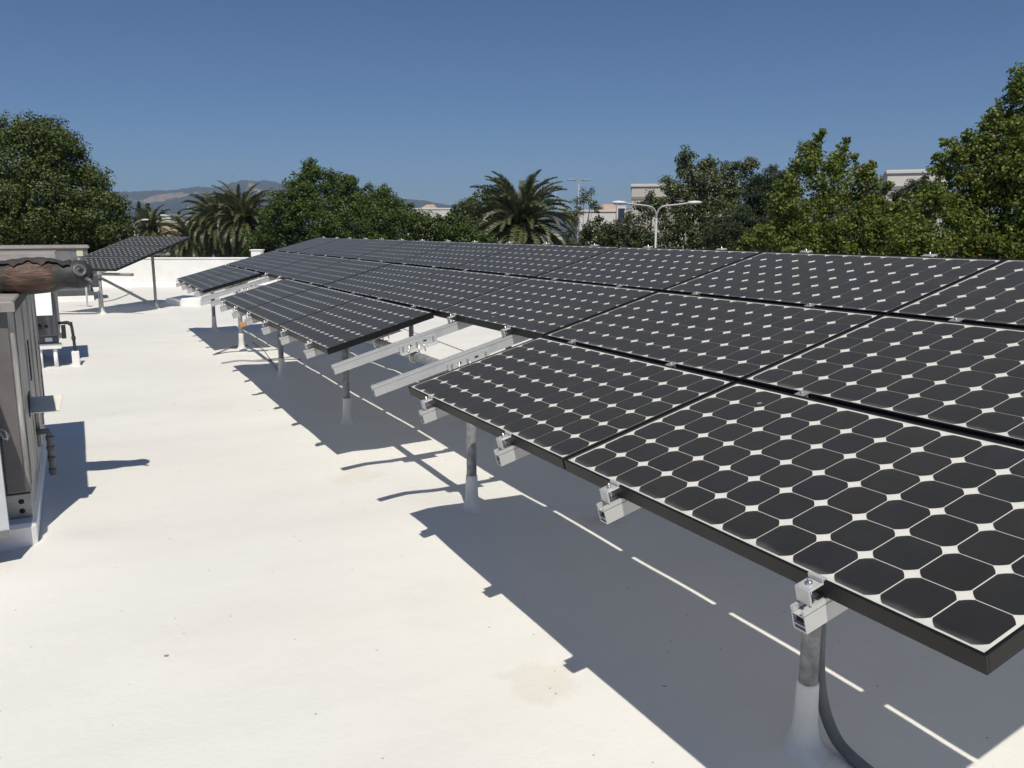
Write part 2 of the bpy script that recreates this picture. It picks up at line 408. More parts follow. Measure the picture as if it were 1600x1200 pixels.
# ------------------------------------------------------------------ mesh builder
class MB:
    def __init__(s):
        s.v, s.f, s.sm = [], [], []
    def _add(s, vs, fs, smooth=False):
        o = len(s.v)
        s.v += [tuple(v) for v in vs]
        s.f += [tuple(i + o for i in f) for f in fs]
        s.sm += [smooth] * len(fs)
        return s
    def box(s, x0, x1, y0, y1, z0, z1, M=None, bev=0.0):
        c = [Vector((x, y, z)) for z in (z0, z1) for y in (y0, y1) for x in (x0, x1)]
        if bev <= 0:
            vs = c
            fs = [(0, 2, 3, 1), (4, 5, 7, 6), (0, 1, 5, 4), (2, 6, 7, 3), (0, 4, 6, 2), (1, 3, 7, 5)]
        else:
            vs, fs, idx = [], [], {}
            b = bev
            X, Y, Z = (x0, x1), (y0, y1), (z0, z1)
            for i in (0, 1):
                for j in (0, 1):
                    for k in (0, 1):
                        si, sj, sk = (1 if i == 0 else -1), (1 if j == 0 else -1), (1 if k == 0 else -1)
                        for a in range(3):
                            p = [X[i] + si * b, Y[j] + sj * b, Z[k] + sk * b]
                            p[a] = (X[i], Y[j], Z[k])[a]
                            idx[(i, j, k, a)] = len(vs)
                            vs.append(Vector(p))
            def q(*ks): fs.append(tuple(idx[k] for k in ks))
            for i in (0, 1):
                r = [(i, 0, 0, 0), (i, 1, 0, 0), (i, 1, 1, 0), (i, 0, 1, 0)]; q(*(r if i else r[::-1]))
                r = [(0, i, 0, 1), (0, i, 1, 1), (1, i, 1, 1), (1, i, 0, 1)]; q(*(r if i else r[::-1]))
                r = [(0, 0, i, 2), (1, 0, i, 2), (1, 1, i, 2), (0, 1, i, 2)]; q(*(r if i else r[::-1]))
            for i in (0, 1):
                for j in (0, 1):
                    q((i, j, 0, 0), (i, j, 1, 0), (i, j, 1, 1), (i, j, 0, 1))
                    q((i, 0, j, 0), (i, 1, j, 0), (i, 1, j, 2), (i, 0, j, 2))
                    q((0, i, j, 1), (1, i, j, 1), (1, i, j, 2), (0, i, j, 2))
                    for k in (0, 1):
                        q((i, j, k, 0), (i, j, k, 1), (i, j, k, 2))
        if M is not None:
            vs = [M @ v for v in vs]
        return s._add(vs, fs)
    def beam(s, a, b, w, h, up=(0, 0, 1)):
        a, b = Vector(a), Vector(b)
        d = (b - a); L = d.length; d.normalize()
        sd = d.cross(Vector(up)).normalized(); u = sd.cross(d)
        M = Matrix((sd, d, u)).transposed().to_4x4(); M.translation = a
        return s.box(-w / 2, w / 2, 0, L, -h / 2, h / 2, M)
    def tube(s, pts, r, n=12, cap=True):
        pts = [Vector(p) for p in pts]
        rs = r if isinstance(r, (list, tuple)) else [r] * len(pts)
        vs, fs = [], []
        prev = None
        for i, p in enumerate(pts):
            t = (pts[min(i + 1, len(pts) - 1)] - pts[max(i - 1, 0)]).normalized()
            if prev is None:
                a = Vector((0, 0, 1)) if abs(t.z) < 0.9 else Vector((1, 0, 0))
                n1 = t.cross(a).normalized()
            else:
                n1 = (prev - t * prev.dot(t)).normalized()
            prev = n1
            n2 = t.cross(n1)
            for k in range(n):
                an = 2 * math.pi * k / n
                vs.append(p + (n1 * math.cos(an) + n2 * math.sin(an)) * rs[i])
        for i in range(len(pts) - 1):
            for k in range(n):
                fs.append((i * n + k, i * n + (k + 1) % n, (i + 1) * n + (k + 1) % n, (i + 1) * n + k))
        s._add(vs, fs, True)
        if cap:
            o = len(s.v) - len(vs)
            s.f += [tuple(o + k for k in range(n))[::-1], tuple(o + (len(pts) - 1) * n + k for k in range(n))]
            s.sm += [False, False]
        return s
    def lathe(s, prof, c=(0, 0, 0), n=20, M=None, wob=0.0):
        vs, fs = [], []
        for i, (r, z) in enumerate(prof):
            for k in range(n):
                a = 2 * math.pi * k / n
                rr = r * (1 + wob * math.sin(3 * a + 1.3) + wob * 0.6 * math.sin(5 * a + i * 0.3))
                v = Vector((rr * math.cos(a), rr * math.sin(a), z))
                if M is not None: v = M @ v
                vs.append(v + Vector(c))
        for i in range(len(prof) - 1):
            for k in range(n):
                fs.append((i * n + k, i * n + (k + 1) % n, (i + 1) * n + (k + 1) % n, (i + 1) * n + k))
        return s._add(vs, fs, True)
    def poly(s, vs, fs, smooth=False):
        return s._add([Vector(v) for v in vs], fs, smooth)
    def mesh(s, name, m):
        me = bpy.data.meshes.new(name)
        me.from_pydata(s.v, [], s.f)
        me.polygons.foreach_set('use_smooth', s.sm)
        me.materials.append(m)
        me.update()
        return me
    def build(s, name, m, parent=None):
        return link(name, s.mesh(name, m), parent)

def link(name, data, parent=None, loc=None, rot=None):
    o = bpy.data.objects.new(name, data)
    COL.objects.link(o)
    if parent is not None: o.parent = parent
    if loc is not None: o.location = loc
    if rot is not None: o.rotation_euler = rot
    return o
def tag(o, label=None, cat=None, group=None, kind=None):
    if label: o['label'] = label
    if cat: o['category'] = cat
    if group: o['group'] = group
    if kind: o['kind'] = kind
    return o
def empty(name, loc=(0, 0, 0), rot=(0, 0, 0)):
    return link(name, None, None, loc, rot)
def np_mesh(name, verts, faces, m, smooth=False):
    verts = np.asarray(verts, np.float32); faces = np.asarray(faces, np.int32)
    me = bpy.data.meshes.new(name)
    k = faces.shape[1]
    me.vertices.add(len(verts)); me.vertices.foreach_set('co', verts.ravel())
    me.loops.add(faces.size); me.loops.foreach_set('vertex_index', faces.ravel())
    me.polygons.add(len(faces))
    me.polygons.foreach_set('loop_start', np.arange(0, faces.size, k, dtype=np.int32))
    me.polygons.foreach_set('loop_total', np.full(len(faces), k, np.int32))
    if smooth: me.polygons.foreach_set('use_smooth', np.ones(len(faces), bool))
    me.materials.append(m)
    me.update(calc_edges=True)
    return me
def vnoise(x, y, seed=0):
    r = np.random.default_rng(seed)
    out = np.zeros_like(x, dtype=float)
    for i in range(14):
        a = r.uniform(0, 2 * np.pi); f = r.uniform(0.35, 1.0); ph = r.uniform(0, 6.28)
        out += np.sin((x * np.cos(a) + y * np.sin(a)) * f * 2 * np.pi + ph)
    return out / 14 ** 0.5

# ================================================================== THE SETTING
GROUND_Z = -6.0
g = MB(); S = 6300
g.poly([(-S, -S, GROUND_Z), (S, -S, GROUND_Z), (S, S, GROUND_Z), (-S, S, GROUND_Z)], [(0, 1, 2, 3)])
tag(g.build('ground', M_asphalt), kind='structure')

TILT = R(15.523)
CT, ST = math.cos(TILT), math.sin(TILT)
EAVE_Z = 0.917
PITCH_U, PITCH_V = 1.612, 0.852
POST_X, POST_Y0, POST_DY = 0.52, 0.90, 2.66
BACK_X = 2.12
front_posts = [(POST_X, POST_Y0 + POST_DY * k) for k in range(6)]
back_posts = [(BACK_X, POST_Y0 + POST_DY * k) for k in range(6)]

# roof sheet with the gentle swells of a sprayed-foam roof
rx = np.arange(-8.0, 9.001, 0.1); ry = np.arange(-5.0, 31.001, 0.1)
X, Y = np.meshgrid(rx, ry)
def roof_z(x, y):
    z = 0.011 * vnoise(x * 0.55, y * 0.55, 3) + 0.0035 * vnoise(x * 1.7, y * 1.7, 5) + 0.02 * np.exp(-((x - 0.30) / 0.16) ** 2)
    for (bx, by) in front_posts + back_posts:
        d2 = (x - bx) ** 2 + (y - by) ** 2
        z = z + 0.035 * np.exp(-d2 / 0.10)
    # cant of foam heaped against the kerbs of the rooftop units
    z = z + 0.022 * np.exp(-((x + 1.74) / 0.14) ** 2) * (1 / (1 + np.exp(-(y - 4.1) * 9))) * (1 / (1 + np.exp((y - 7.1) * 6)))
    z = z + 0.03 * np.exp(-((x + 1.62) ** 2 + (y - 4.15) ** 2) / 0.05)
    return z
def rz(x, y): return float(roof_z(np.array([float(x)]), np.array([float(y)]))[0])
Z = roof_z(X, Y)
nx, ny = len(rx), len(ry)
idx = np.arange(nx * ny).reshape(ny, nx)
quads = np.stack([idx[:-1, :-1].ravel(), idx[:-1, 1:].ravel(), idx[1:, 1:].ravel(), idx[1:, :-1].ravel()], 1)
roof = link('roof', np_mesh('roof', np.stack([X.ravel(), Y.ravel(), Z.ravel()], 1), quads, M_roof, True))
tag(roof, kind='structure')
bw = MB().box(-7.98, 8.98, -4.98, 30.98, GROUND_Z, -0.12)
tag(bw.build('building_walls', M_cream), kind='structure')

# far parapet wall, square to the view as in the photograph
dW = Vector((0.8899, -0.4562, 0)); nW = Vector((0.4562, 0.8899, 0))
w0 = onz(150, 447, 0)
def wall_M(o):
    M = Matrix((dW, nW, Vector((0, 0, 1)))).transposed().to_4x4(); M.translation = o
    return M
pw = empty('parapet_wall', w0)
tag(pw, 'long white coated parapet wall across the far end of the roof', 'wall')
Mw = wall_M(Vector((0, 0, 0)))
MB().box(-6.5, 9.5, 0, 0.28, -0.15, 0.84, Mw, 0.02).build('wall_body', M_white, pw)
MB().box(-6.5, 9.5, -0.025, 0.31, 0.842, 0.885, Mw, 0.012).build('wall_cap', M_white, pw)
MB().lathe([(0.0, 0)], n=4)
fl = MB()
fl.poly([Mw @ Vector(p) for p in ((-6.5, -0.14, 0.0), (9.5, -0.14, 0.0), (9.5, -0.004, 0.12), (-6.5, -0.004, 0.12), (-6.5, -0.004, -0.05), (9.5, -0.004, -0.05))], [(0, 1, 2, 3), (0, 3, 4), (1, 5, 2)])
fl.build('cant_strip', M_white, pw)
wb = at(402, 396, 25.3)
vb = MB().box(-0.15, 0.15, -0.15, 0.15, -0.3, 0.09, wall_M(Vector((0, 0, 0))), 0.015).box(-0.18, 0.18, -0.18, 0.18, 0.092, 0.12, wall_M(Vector((0, 0, 0))), 0.01).build('roof_vent', M_white)
vb.location = wb
tag(vb, 'small white box vent poking above the parapet beside the array', 'vent')

# low curb behind the small rack
k0 = onz(258, 478, 0); k1 = onz(313, 478, 0)
cb = MB().box(0, (k1 - k0).length, 0, 1.3, -0.05, 0.17, wall_M(Vector((0, 0, 0))), 0.03).build('roof_curb', M_white)
cb.location = k0
tag(cb, 'low white coated curb on the roof beside the small rack leg', 'curb')

# ================================================================== MAIN ARRAY
PW, PL, PT = 0.827, 1.600, 0.046
LIP = 0.0095
def frame_mesh():
    b = MB()
    t = 0.004
    # four hollow-backed rails of the frame: outer web + top lip + bottom flange
    b.box(0, LIP, 0, PL, -PT, 0, None, 0.0012)
    b.box(PW - LIP, PW, 0, PL, -PT, 0, None, 0.0012)
    b.box(LIP, PW - LIP, 0, LIP, -PT, -0.0002, None, 0.0012)
    b.box(LIP, PW - LIP, PL - LIP, PL, -PT, -0.0002, None, 0.0012)
    b.box(LIP, LIP + 0.024, LIP, PL - LIP, -PT + 0.0005, -PT + 0.003)
    b.box(PW - LIP - 0.024, PW - LIP, LIP, PL - LIP, -PT + 0.0005, -PT + 0.003)
    return b.mesh('frame', M_frame)
CELL, CP = 0.1264, 0.1303
CPX = 0.1318
MX = (PW - 6 * CPX) / 2; MY = (PL - 12 * CP) / 2
def cell_outline(cx=0, cy=0):
    h = CELL / 2; rr = 0.0753
    pts = []
    a0 = math.acos(h / rr)
    for q in range(4):
        for k in range(4):
            a = q * math.pi / 2 + a0 + (math.pi / 2 - 2 * a0) * k / 3
            pts.append((cx + rr * math.cos(a) * CPX / CP, cy + rr * math.sin(a)))
    return pts
def cell_geo(b, cx=0, cy=0, z=0.0):
    p = cell_outline(cx, cy); n = len(p)
    vs = [(x, y, z + 0.0006) for x, y in p] + [(x, y, z) for x, y in p]
    fs = [tuple(range(n))] + [(i, i + n, (i + 1) % n + n, (i + 1) % n) for i in range(n)]
    b.poly(vs, fs)
ME_frame = frame_mesh()
ME_back = MB().box(LIP, PW - LIP, LIP, PL - LIP, -0.009, -0.0055).mesh('backsheet', M_back)
ME_glass = MB().poly([(LIP, LIP, -0.0016), (PW - LIP, LIP, -0.0016), (PW - LIP, PL - LIP, -0.0016), (LIP, PL - LIP, -0.0016)], [(0, 1, 2, 3)]).mesh('glass', M_glass)
_b = MB(); cell_geo(_b); ME_cell = _b.mesh('cell', M_cell)
_b = MB()
for i in range(6):
    for j in range(12): cell_geo(_b, MX + CPX * (i + .5), MY + CP * (j + .5), -0.0045)
ME_cells = _b.mesh('cell_field', M_cell)
ME_jbox = MB().box(PW - 0.16, PW - 0.06, PL / 2 - 0.07, PL / 2 + 0.07, -0.030, -0.0095, None, 0.004).mesh('junction_box', M_black)

def solar_panel(loc, rot, label, group, single):
    e = empty('solar_panel', loc, rot)
    tag(e, label, 'solar panel', group)
    link('frame', ME_frame, e); link('backsheet', ME_back, e)
    link('glass', ME_glass, e); link('junction_box', ME_jbox, e)
    if single:
        for i in range(6):
            for j in range(12):
                link('cell', ME_cell, e, (MX + CPX * (i + .5), MY + CP * (j + .5), -0.0045))
    else:
        tag(link('cell_field', ME_cells, e), kind='stuff')
    return e

ORD = ['nearest', 'second', 'third', 'fourth', 'fifth', 'sixth', 'seventh', 'eighth', 'farthest']
def arr(v, u, n=0.0):
    return Vector((v * CT - n * ST, u, EAVE_Z + v * ST + n * CT))
low = {0: 'nearest bottom row panel, its corner jutting at lower right', 1: 'second bottom row panel, just before the first empty bay',
       3: 'bottom row panel just past the first empty bay with bare rails', 4: 'middle one of three bottom row panels between the two empty bays',
       5: 'last of three bottom row panels, just before the second empty bay', 7: 'bottom row panel just past the second, farther empty bay',
       8: 'farthest bottom row panel at the far left tip of the array'}
for r in range(3):
    for k in range(9):
        if r == 0 and k in (2, 6): continue
        if r == 0: lab = 'dark solar panel, ' + low[k]
        else: lab = 'dark solar panel in the %s row, %s from the near end' % (['', 'middle', 'top'][r], ORD[k] if k else 'first')
        if r and k == 8: lab = 'dark solar panel in the %s row, at its far end' % ['', 'middle', 'top'][r]
        jit = random.uniform(-1, 1) * 0.0022
        solar_panel(arr(r * PITCH_V, k * PITCH_U + 0.006, jit), (random.uniform(-1, 1) * 0.0012, -TILT + random.uniform(-1, 1) * 0.0015, 0), lab, 'solar panels of the large array', k <= 2)

# ---- rack of the main array
rack = empty('array_rack', (0, 0, 0))
tag(rack, 'galvanised posts, pipes and aluminium rails carrying the large solar array', 'rack')
ROT = (0, -TILT, 0)
RAIL_V0, RAIL_V1 = -0.075, 2 * PITCH_V + PW + 0.06
RN = -PT - 0.002          # top of rail, along the panel normal
def rail_mesh(L=RAIL_V1 - RAIL_V0):
    b = MB(); w = 0.021; t = 0.0035
    b.box(0, L, -w, -w + t, -0.062, -0.016)           # webs
    b.box(0, L, w - t, w, -0.062, -0.016)
    b.box(0, L, -w + t, w - t, -0.0618, -0.058)        # floor
    b.box(0, L, -w + t, w - t, -0.047, -0.0445)
    b.box(0, L, -w + t, w - t, -0.0195, -0.0162)       # roof
    b.box(0, L, -w - 0.0005, -w + 0.008, -0.0125, 0)   # lips of the bolt slot
    b.box(0, L, w - 0.008, w + 0.0005, -0.0125, 0)
    b.box(0, L, -w + 0.003, -w + 0.006, -0.0158, -0.0127)
    b.box(0, L, w - 0.006, w - 0.003, -0.0158, -0.0127)
    b.box(0.01, L, -w + t + 0.0005, w - t - 0.0005, -0.0440, -0.0198)   # core, set back from the open end
    return b.mesh('rail', M_alu)
ME_rail = rail_mesh()
ME_end_shade = MB().box(0.0098, 0.0099, -0.0165, 0.0165, -0.0438, -0.0200).mesh('rail_end_shade', M_dark)  # thin dark sheet standing in for the shade inside the rail end
def end_clamp_mesh():
    b = MB(); w = 0.0225
    b.box(-0.052, -0.0465, -w, w, 0.002, 0.044, None, 0.0012)    # outer face
    b.box(-0.0463, -0.002, -w, w, 0.0385, 0.044, None, 0.0012)   # top plate
    b.box(-0.0065, -0.0015, -w, w, 0.0442, 0.056, None, 0.001)   # upright lip against frame
    b.box(-0.0014, 0.009, -w, w, 0.0485, 0.0518)                # lip over the panel frame
    return b.mesh('end_clamp', M_alu)
ME_eclamp = end_clamp_mesh()
ME_ebolt = MB().tube([(-0.026, 0, -0.01), (-0.026, 0, 0.061)], 0.0038, 8).lathe([(0.0085, 0.0442), (0.0085, 0.0505), (0.004, 0.0515)], (-0.026, 0, 0), 6).mesh('bolt', M_bolt)
def mid_clamp_mesh():
    b = MB(); w = 0.021; gap = PITCH_V - PW
    b.box(-0.008, gap + 0.008, -w, w, 0.0485, 0.0517)
    b.box(0.005, gap - 0.005, -w * 0.8, w * 0.8, 0.012, 0.0483)
    return b.mesh('mid_clamp', M_clamp)
ME_mclamp = mid_clamp_mesh()
ME_mbolt = MB().tube([(0.010, 0, -0.01), (0.010, 0, 0.058)], 0.0034, 8).lathe([(0.0075, 0.0518), (0.0075, 0.0565), (0.0036, 0.0575)], (0.010, 0, 0), 6).mesh('bolt', M_bolt)

RAIL_U = []
for k in range(9):
    for f in (0.265, 0.79): RAIL_U.append(k * PITCH_U + f * PITCH_U)
PUR_OFF = -0.19 * CT + 0.0            # purlin pipe below the panel plane
for i, u in enumerate(RAIL_U):
    k = i // 2
    rl = link('rail', ME_rail, rack, arr(RAIL_V0, u, RN), ROT)
    link('rail_end_shade', ME_end_shade, rl)
    if not (k in (2, 6)):
        c = link('end_clamp', ME_eclamp, rack, arr(0, u, RN), ROT); link('bolt', ME_ebolt, c)
    else:
        c = link('end_clamp', ME_eclamp, rack, arr(PITCH_V, u, RN), ROT); link('bolt', ME_ebolt, c)
    for r in (0, 1):
        if r == 0 and k in (2, 6): continue
        c = link('mid_clamp', ME_mclamp, rack, arr(r * PITCH_V + PW, u, RN), ROT); link('bolt', ME_mbolt, c)
    c = link('end_clamp', ME_eclamp, rack, arr(2 * PITCH_V + PW, u, RN), (0, TILT, math.pi)); link('bolt', ME_ebolt, c)
tg = MB().box(-0.03, 0.03, -0.026, 0.026, -0.062, -0.018, None, 0.003).build('plastic_cap', M_orange, rack)
tg.location = arr(RAIL_V0 - 0.028, RAIL_U[9], RN); tg.rotation_euler = ROT
tg['label'] = 'orange plastic cap on a rail end'

PIPE_R = 0.031
YEND = 9 * PITCH_U
def pur_z(x): return EAVE_Z + x * math.tan(TILT) - 0.185
for px_ in (POST_X, BACK_X):
    MB().tube([(px_, 0.12, pur_z(px_)), (px_, YEND * .5, pur_z(px_)), (px_, YEND - 0.12, pur_z(px_))], PIPE_R, 18).build('purlin_pipe', M_galv, rack)
# hanger plate + U bolt where each rail crosses a pipe
def hanger_mesh():
    b = MB()
    b.box(-0.15, 0.13, -0.003, 0.003, -0.055, 0.005)
    b.box(-0.15, 0.13, -0.045, -0.0032, -0.058, -0.0552)
    return b.mesh('hanger_plate', M_alu)
ME_hang = hanger_mesh()
ME_slot = MB().box(-0.085, -0.06, -0.0042, -0.0032, -0.022, -0.012).box(0.03, 0.055, -0.0042, -0.0032, -0.022, -0.012).mesh('slot', M_dark)
_b = MB()
for xx in (-0.125, -0.02, 0.105):
    _b.tube([(xx, -0.02, -0.012), (xx, -0.0035, -0.012)], 0.0065, 8)
for xx in (-0.10, 0.02):
    _b.tube([(xx, -0.025, -0.085), (xx, -0.025, -0.035)], 0.0045, 8)
ME_hbolts = _b.mesh('bolt', M_bolt)
ub = MB()
a_pts = [(PIPE_R * 1.15 * math.cos(t), 0, PIPE_R * 1.15 * math.sin(t)) for t in [math.pi * (1 + i / 10) for i in range(11)]]
ub.tube([(-PIPE_R * 1.15, 0, 0.085)] + a_pts + [(PIPE_R * 1.15, 0, 0.085)], 0.0048, 8)
ME_ubolt = ub.mesh('u_bolt', M_bolt)
for i, u in enumerate(RAIL_U):
    for px_ in (POST_X, BACK_X):
        v = px_ / CT
        h = link('hanger_plate', ME_hang, rack, arr(v, u - 0.027, RN - 0.03), ROT)
        link('slot', ME_slot, h); link('bolt', ME_hbolts, h)
        o = link('u_bolt', ME_ubolt, rack, (px_ - 0.02, u - 0.05, pur_z(px_)))
def post_mesh(h):
    return MB().tube([(0, 0, -0.05), (0, 0, h)], 0.0302, 20).mesh('post', M_galv)
def cap_mesh():
    return MB().tube([(0, -0.06, 0), (0, 0.06, 0)], 0.038, 16).tube([(0, 0, -0.075), (0, 0, -0.02)], 0.0365, 16).mesh('pipe_tee', M_galv)
ME_tee = cap_mesh()
_b = MB().lathe([(0.16, -0.012), (0.115, 0.006), (0.092, 0.020), (0.078, 0.034), (0.066, 0.047), (0.057, 0.060), (0.050, 0.076), (0.0445, 0.095), (0.0405, 0.12), (0.038, 0.16), (0.0365, 0.20), (0.0355, 0.265), (0.0328, 0.272), (0.0303, 0.273)], n=28, wob=0.045)
ME_boot = _b.mesh('white_boot', M_boot)
for (x, y) in front_posts + back_posts:
    p = link('post', post_mesh(pur_z(x)), rack, (x, y, 0), (0, 0, random.uniform(0, 6)))
    link('white_boot', ME_boot, p)
    link('pipe_tee', ME_tee, rack, (x, y, pur_z(x)))

# grey flexible conduit dropping beside the first post
cpts = [(0.64, 0.96, 0.93), (0.625, 0.955, 0.75), (0.615, 0.95, 0.55), (0.605, 0.94, 0.36), (0.603, 0.925, 0.24), (0.605, 0.895, 0.14), (0.612, 0.845, 0.065), (0.618, 0.78, 0.035), (0.612, 0.66, 0.026), (0.58, 0.4, 0.024), (0.5, 0.0, 0.02), (0.4, -0.6, 0.02)]
def smooth_path(pts, n=6):
    P = [Vector(p) for p in pts]; out = []
    for i in range(len(P) - 1):
        a, b, c, d = P[max(i - 1, 0)], P[i], P[i + 1], P[min(i + 2, len(P) - 1)]
        for k in range(n):
            t = k / n
            out.append(0.5 * ((2 * b) + (c - a) * t + (2 * a - 5 * b + 4 * c - d) * t * t + (3 * b - a - 3 * c + d) * t ** 3))
    out.append(P[-1]); return out
o = MB().tube(smooth_path(cpts), 0.020, 12).build('flexible_conduit', M_conduit)
tag(o, 'grey flexible conduit curving from the nearest post onto the roof', 'conduit')

def roof_cable(pix, r, label, m=M_wire, lift=0.004):
    pts = []
    for q in pix:
        p = onz(q[0], q[1], 0); pts.append(Vector((p.x, p.y, rz(p.x, p.y) + r + lift)))
    pts = smooth_path(pts, 5)
    for p in pts: p.z = rz(p.x, p.y) + r + lift
    tag(MB().tube(pts, r, 8).build('roof_cable', m), label, 'cable')
roof_cable([(333, 556), (352, 551), (364, 544), (374, 541), (388, 540)], 0.009, 'thin grey cable curling at the foot of the fourth post')
roof_cable([(346, 569), (380, 567), (410, 566), (440, 564), (470, 563)], 0.009, 'thin straight grey cable lying on the sunlit roof under the array')
roof_cable([(560, 495), (632, 516), (690, 536), (727, 549), (775, 574), (820, 600)], 0.006, 'thin dark cable on the sunlit roof behind the first empty bay')
roof_cable([(395, 535), (412, 549), (430, 574), (444, 590)], 0.006, 'short dark cable in the shade between the far posts')

# ================================================================== SMALL RACK, far left
RK = Vector((-0.80, 18.05, 0.95)); PHI = R(46.4); TI = R(14.5)
Mrk = Matrix.Rotation(PHI, 4, 'Z') @ Matrix.Rotation(-TI, 4, 'Y')
rot_rk = Mrk.to_euler()
names = ['lowest', 'middle', 'highest']
for r in range(3):
    loc = RK + (Mrk @ Vector((r * 0.845, 0, 0)))
    solar_panel(loc, rot_rk, '%s of the three solar panels on the small tilted rack, far left' % names[r], 'solar panels of the small rack', False)
sr = empty('small_rack', (0, 0, 0))
tag(sr, 'small free standing rack of galvanised pipe legs with a diagonal brace', 'rack')
def rkp(v, u, n=0.0): return RK + Mrk @ Vector((v, u, n))
for u in (0.42, 1.25):
    MB().beam(rkp(-0.05, u, -0.08), rkp(2.52, u, -0.08), 0.042, 0.06, up=(Mrk @ Vector((0, 0, 1)))).build('rail', M_alu, sr)
l1 = rkp(0.12, 0.55, -0.15); l2 = rkp(1.55, 0.35, -0.15)
MB().tube([rkp(0.12, -0.28, -0.15), rkp(0.12, 1.85, -0.15)], 0.031, 12).build('purlin_pipe', M_galv, sr)
MB().tube([rkp(1.62, -0.05, -0.15), rkp(1.62, 1.85, -0.15)], 0.031, 12).build('purlin_pipe', M_galv, sr)
legs = [l1, l2]
for l in legs:
    p = MB().tube([(l.x, l.y, -0.02), l], 0.031, 14).build('post', M_galv, sr)
    b_ = link('white_boot', ME_boot, p, (l.x, l.y, 0)); b_.scale = (0.8, 0.8, 0.8)
MB().tube([l1 + Vector((0, 0, -0.07)), Vector((l2.x - 0.05, l2.y - 0.05, 0.09))], 0.03, 12).build('diagonal_brace', M_galv, sr)
MB().tube([l1 + Vector((0, 0, -0.09)), l1 + Vector((0, 0, 0.05))], 0.04, 12).build('pipe_tee', M_galv, sr)
cp = [(l1.x - 0.05, l1.y - 0.02, 0.5), (l1.x - 0.05, l1.y - 0.03, 0.16), (l1.x - 0.07, l1.y - 0.05, 0.06), (l1.x - 0.2, l1.y, 0.03), (l1.x - 0.9, l1.y + 0.3, 0.028), (l1.x - 1.6, l1.y + 0.55, 0.03)]
tag(MB().tube(smooth_path(cp), 0.014, 8).build('roof_conduit', M_conduit), 'thin rusty conduit bending from the small rack leg along the roof', 'conduit')
roof_cable([(158, 473), (180, 468), (200, 460), (206, 455)], 0.010, 'thin grey cable arcing on the roof behind the small rack leg')

# white plastic pipe frame beside the far unit
pa = onz(137, 479, 0); h_ = 0.53
pp_ = [Vector((pa.x, pa.y, 0)), Vector((pa.x, pa.y, h_ - 0.03)), Vector((pa.x - 0.03, pa.y, h_)), Vector((pa.x - 0.36, pa.y + 0.02, h_))]
tag(MB().tube(pp_, 0.022, 10).build('drain_pipe', mat('white_pvc', (0.78, 0.78, 0.76), 0.4)), 'white plastic pipe bent over at a right angle beside the far grey unit', 'pipe')

# ================================================================== ROOFTOP UNITS
def louvre_slots(parent, x, y, z0, z1, n, m=M_dark):
    for i in range(n):
        z = z0 + (z1 - z0) * i / (n - 1)
        link('louvre_slot', ME_louv, parent, (x, y + 0.01 * (i % 2), z))
ME_louv = MB().box(-0.003, 0.003, -0.045, 0.045, -0.008, 0.008).mesh('louvre_slot', M_dark)
ME_screw = MB().lathe([(0.0, 0.006), (0.006, 0.005), (0.009, 0.0)], n=8, M=Matrix.Rotation(R(90), 4, 'X')).mesh('screw', M_rusty)
ME_screwx = MB().lathe([(0.0, 0.006), (0.006, 0.005), (0.009, 0.0)], n=8, M=Matrix.Rotation(R(90), 4, 'Y')).mesh('screw', M_rusty)

# --- unit A: tall weathered unit at the left edge, the owl lies on it
A = empty('rooftop_unit', (-2.6, 5.5, 0))
tag(A, 'tall weathered taupe rooftop unit at the left edge, under the owl', 'air conditioner', 'rooftop units')
def ab(name, x0, x1, y0, y1, z0, z1, m, bev=0.006, parent=None):
    b = MB().box(x0 + 2.6, x1 + 2.6, y0 - 5.5, y1 - 5.5, z0, z1, None, bev)
    return b.build(name, m, parent or A)
AX, AY0, AY1, AZ0, AZ1 = -1.83, 4.38, 6.75, 0.27, 1.30
ab('curb', -3.45, AX + 0.012, AY0 - 0.13, AY1 + 0.06, -0.05, 0.13, M_white, 0.02)
ab('base_rail', -3.40, AX - 0.005, AY0 + 0.0, AY1, 0.132, AZ0 - 0.002, M_steel, 0.003)
ab('cabinet', -3.40, AX, AY0 + 0.012, AY1, AZ0, AZ1, M_hvac_side, 0.006)
ab('access_panel', -3.38, AX - 0.125, AY0 - 0.006, AY0 + 0.0115, AZ0 + 0.015, AZ1 - 0.01, M_hvac, 0.003)
ab('corner_post', AX - 0.118, AX - 0.028, AY0 - 0.004, AY0 + 0.0115, AZ0 + 0.015, AZ1 - 0.01, M_hvac, 0.003)
for i, (y0, y1) in enumerate(((AY0 + 0.05, 5.0), (5.012, 5.62), (5.632, 6.2), (6.212, AY1 - 0.03))):
    ab('side_panel', AX + 0.0005, AX + 0.007, y0, y1, AZ0 + 0.03, AZ1 - 0.02, M_hvac_side, 0.002)
    ab('standing_seam', AX + 0.0005, AX + 0.016, y1 + 0.001, y1 + 0.011, AZ0 + 0.02, AZ1 - 0.02, M_hvac_side, 0.002)
lid = ab('lid', -3.46, AX + 0.010, AY0 - 0.05, AY1 + 0.05, AZ1 + 0.002, AZ1 + 0.05, M_lid, 0.008)
ab('lid_lip', -3.465, AX + 0.016, AY0 - 0.056, AY0 - 0.0505, AZ1 - 0.006, AZ1 + 0.045, M_lid, 0.002, lid)
ab('lid_lip', AX + 0.0105, AX + 0.016, AY0 - 0.05, AY1 + 0.05, AZ1 - 0.006, AZ1 + 0.045, M_rusty, 0.002, lid)
link('screw', ME_screw, lid, (AX - 0.06 + 2.6, AY0 - 0.0565 - 5.5, AZ1 + 0.018))
for z in (0.42, 0.7, 1.02): link('screw', ME_screw, A, (AX - 0.135 + 2.6, AY0 - 0.007 - 5.5, z))
louvre_slots(A, AX + 0.009 + 2.6, 5.3 - 5.5, 0.78, 1.02, 13)
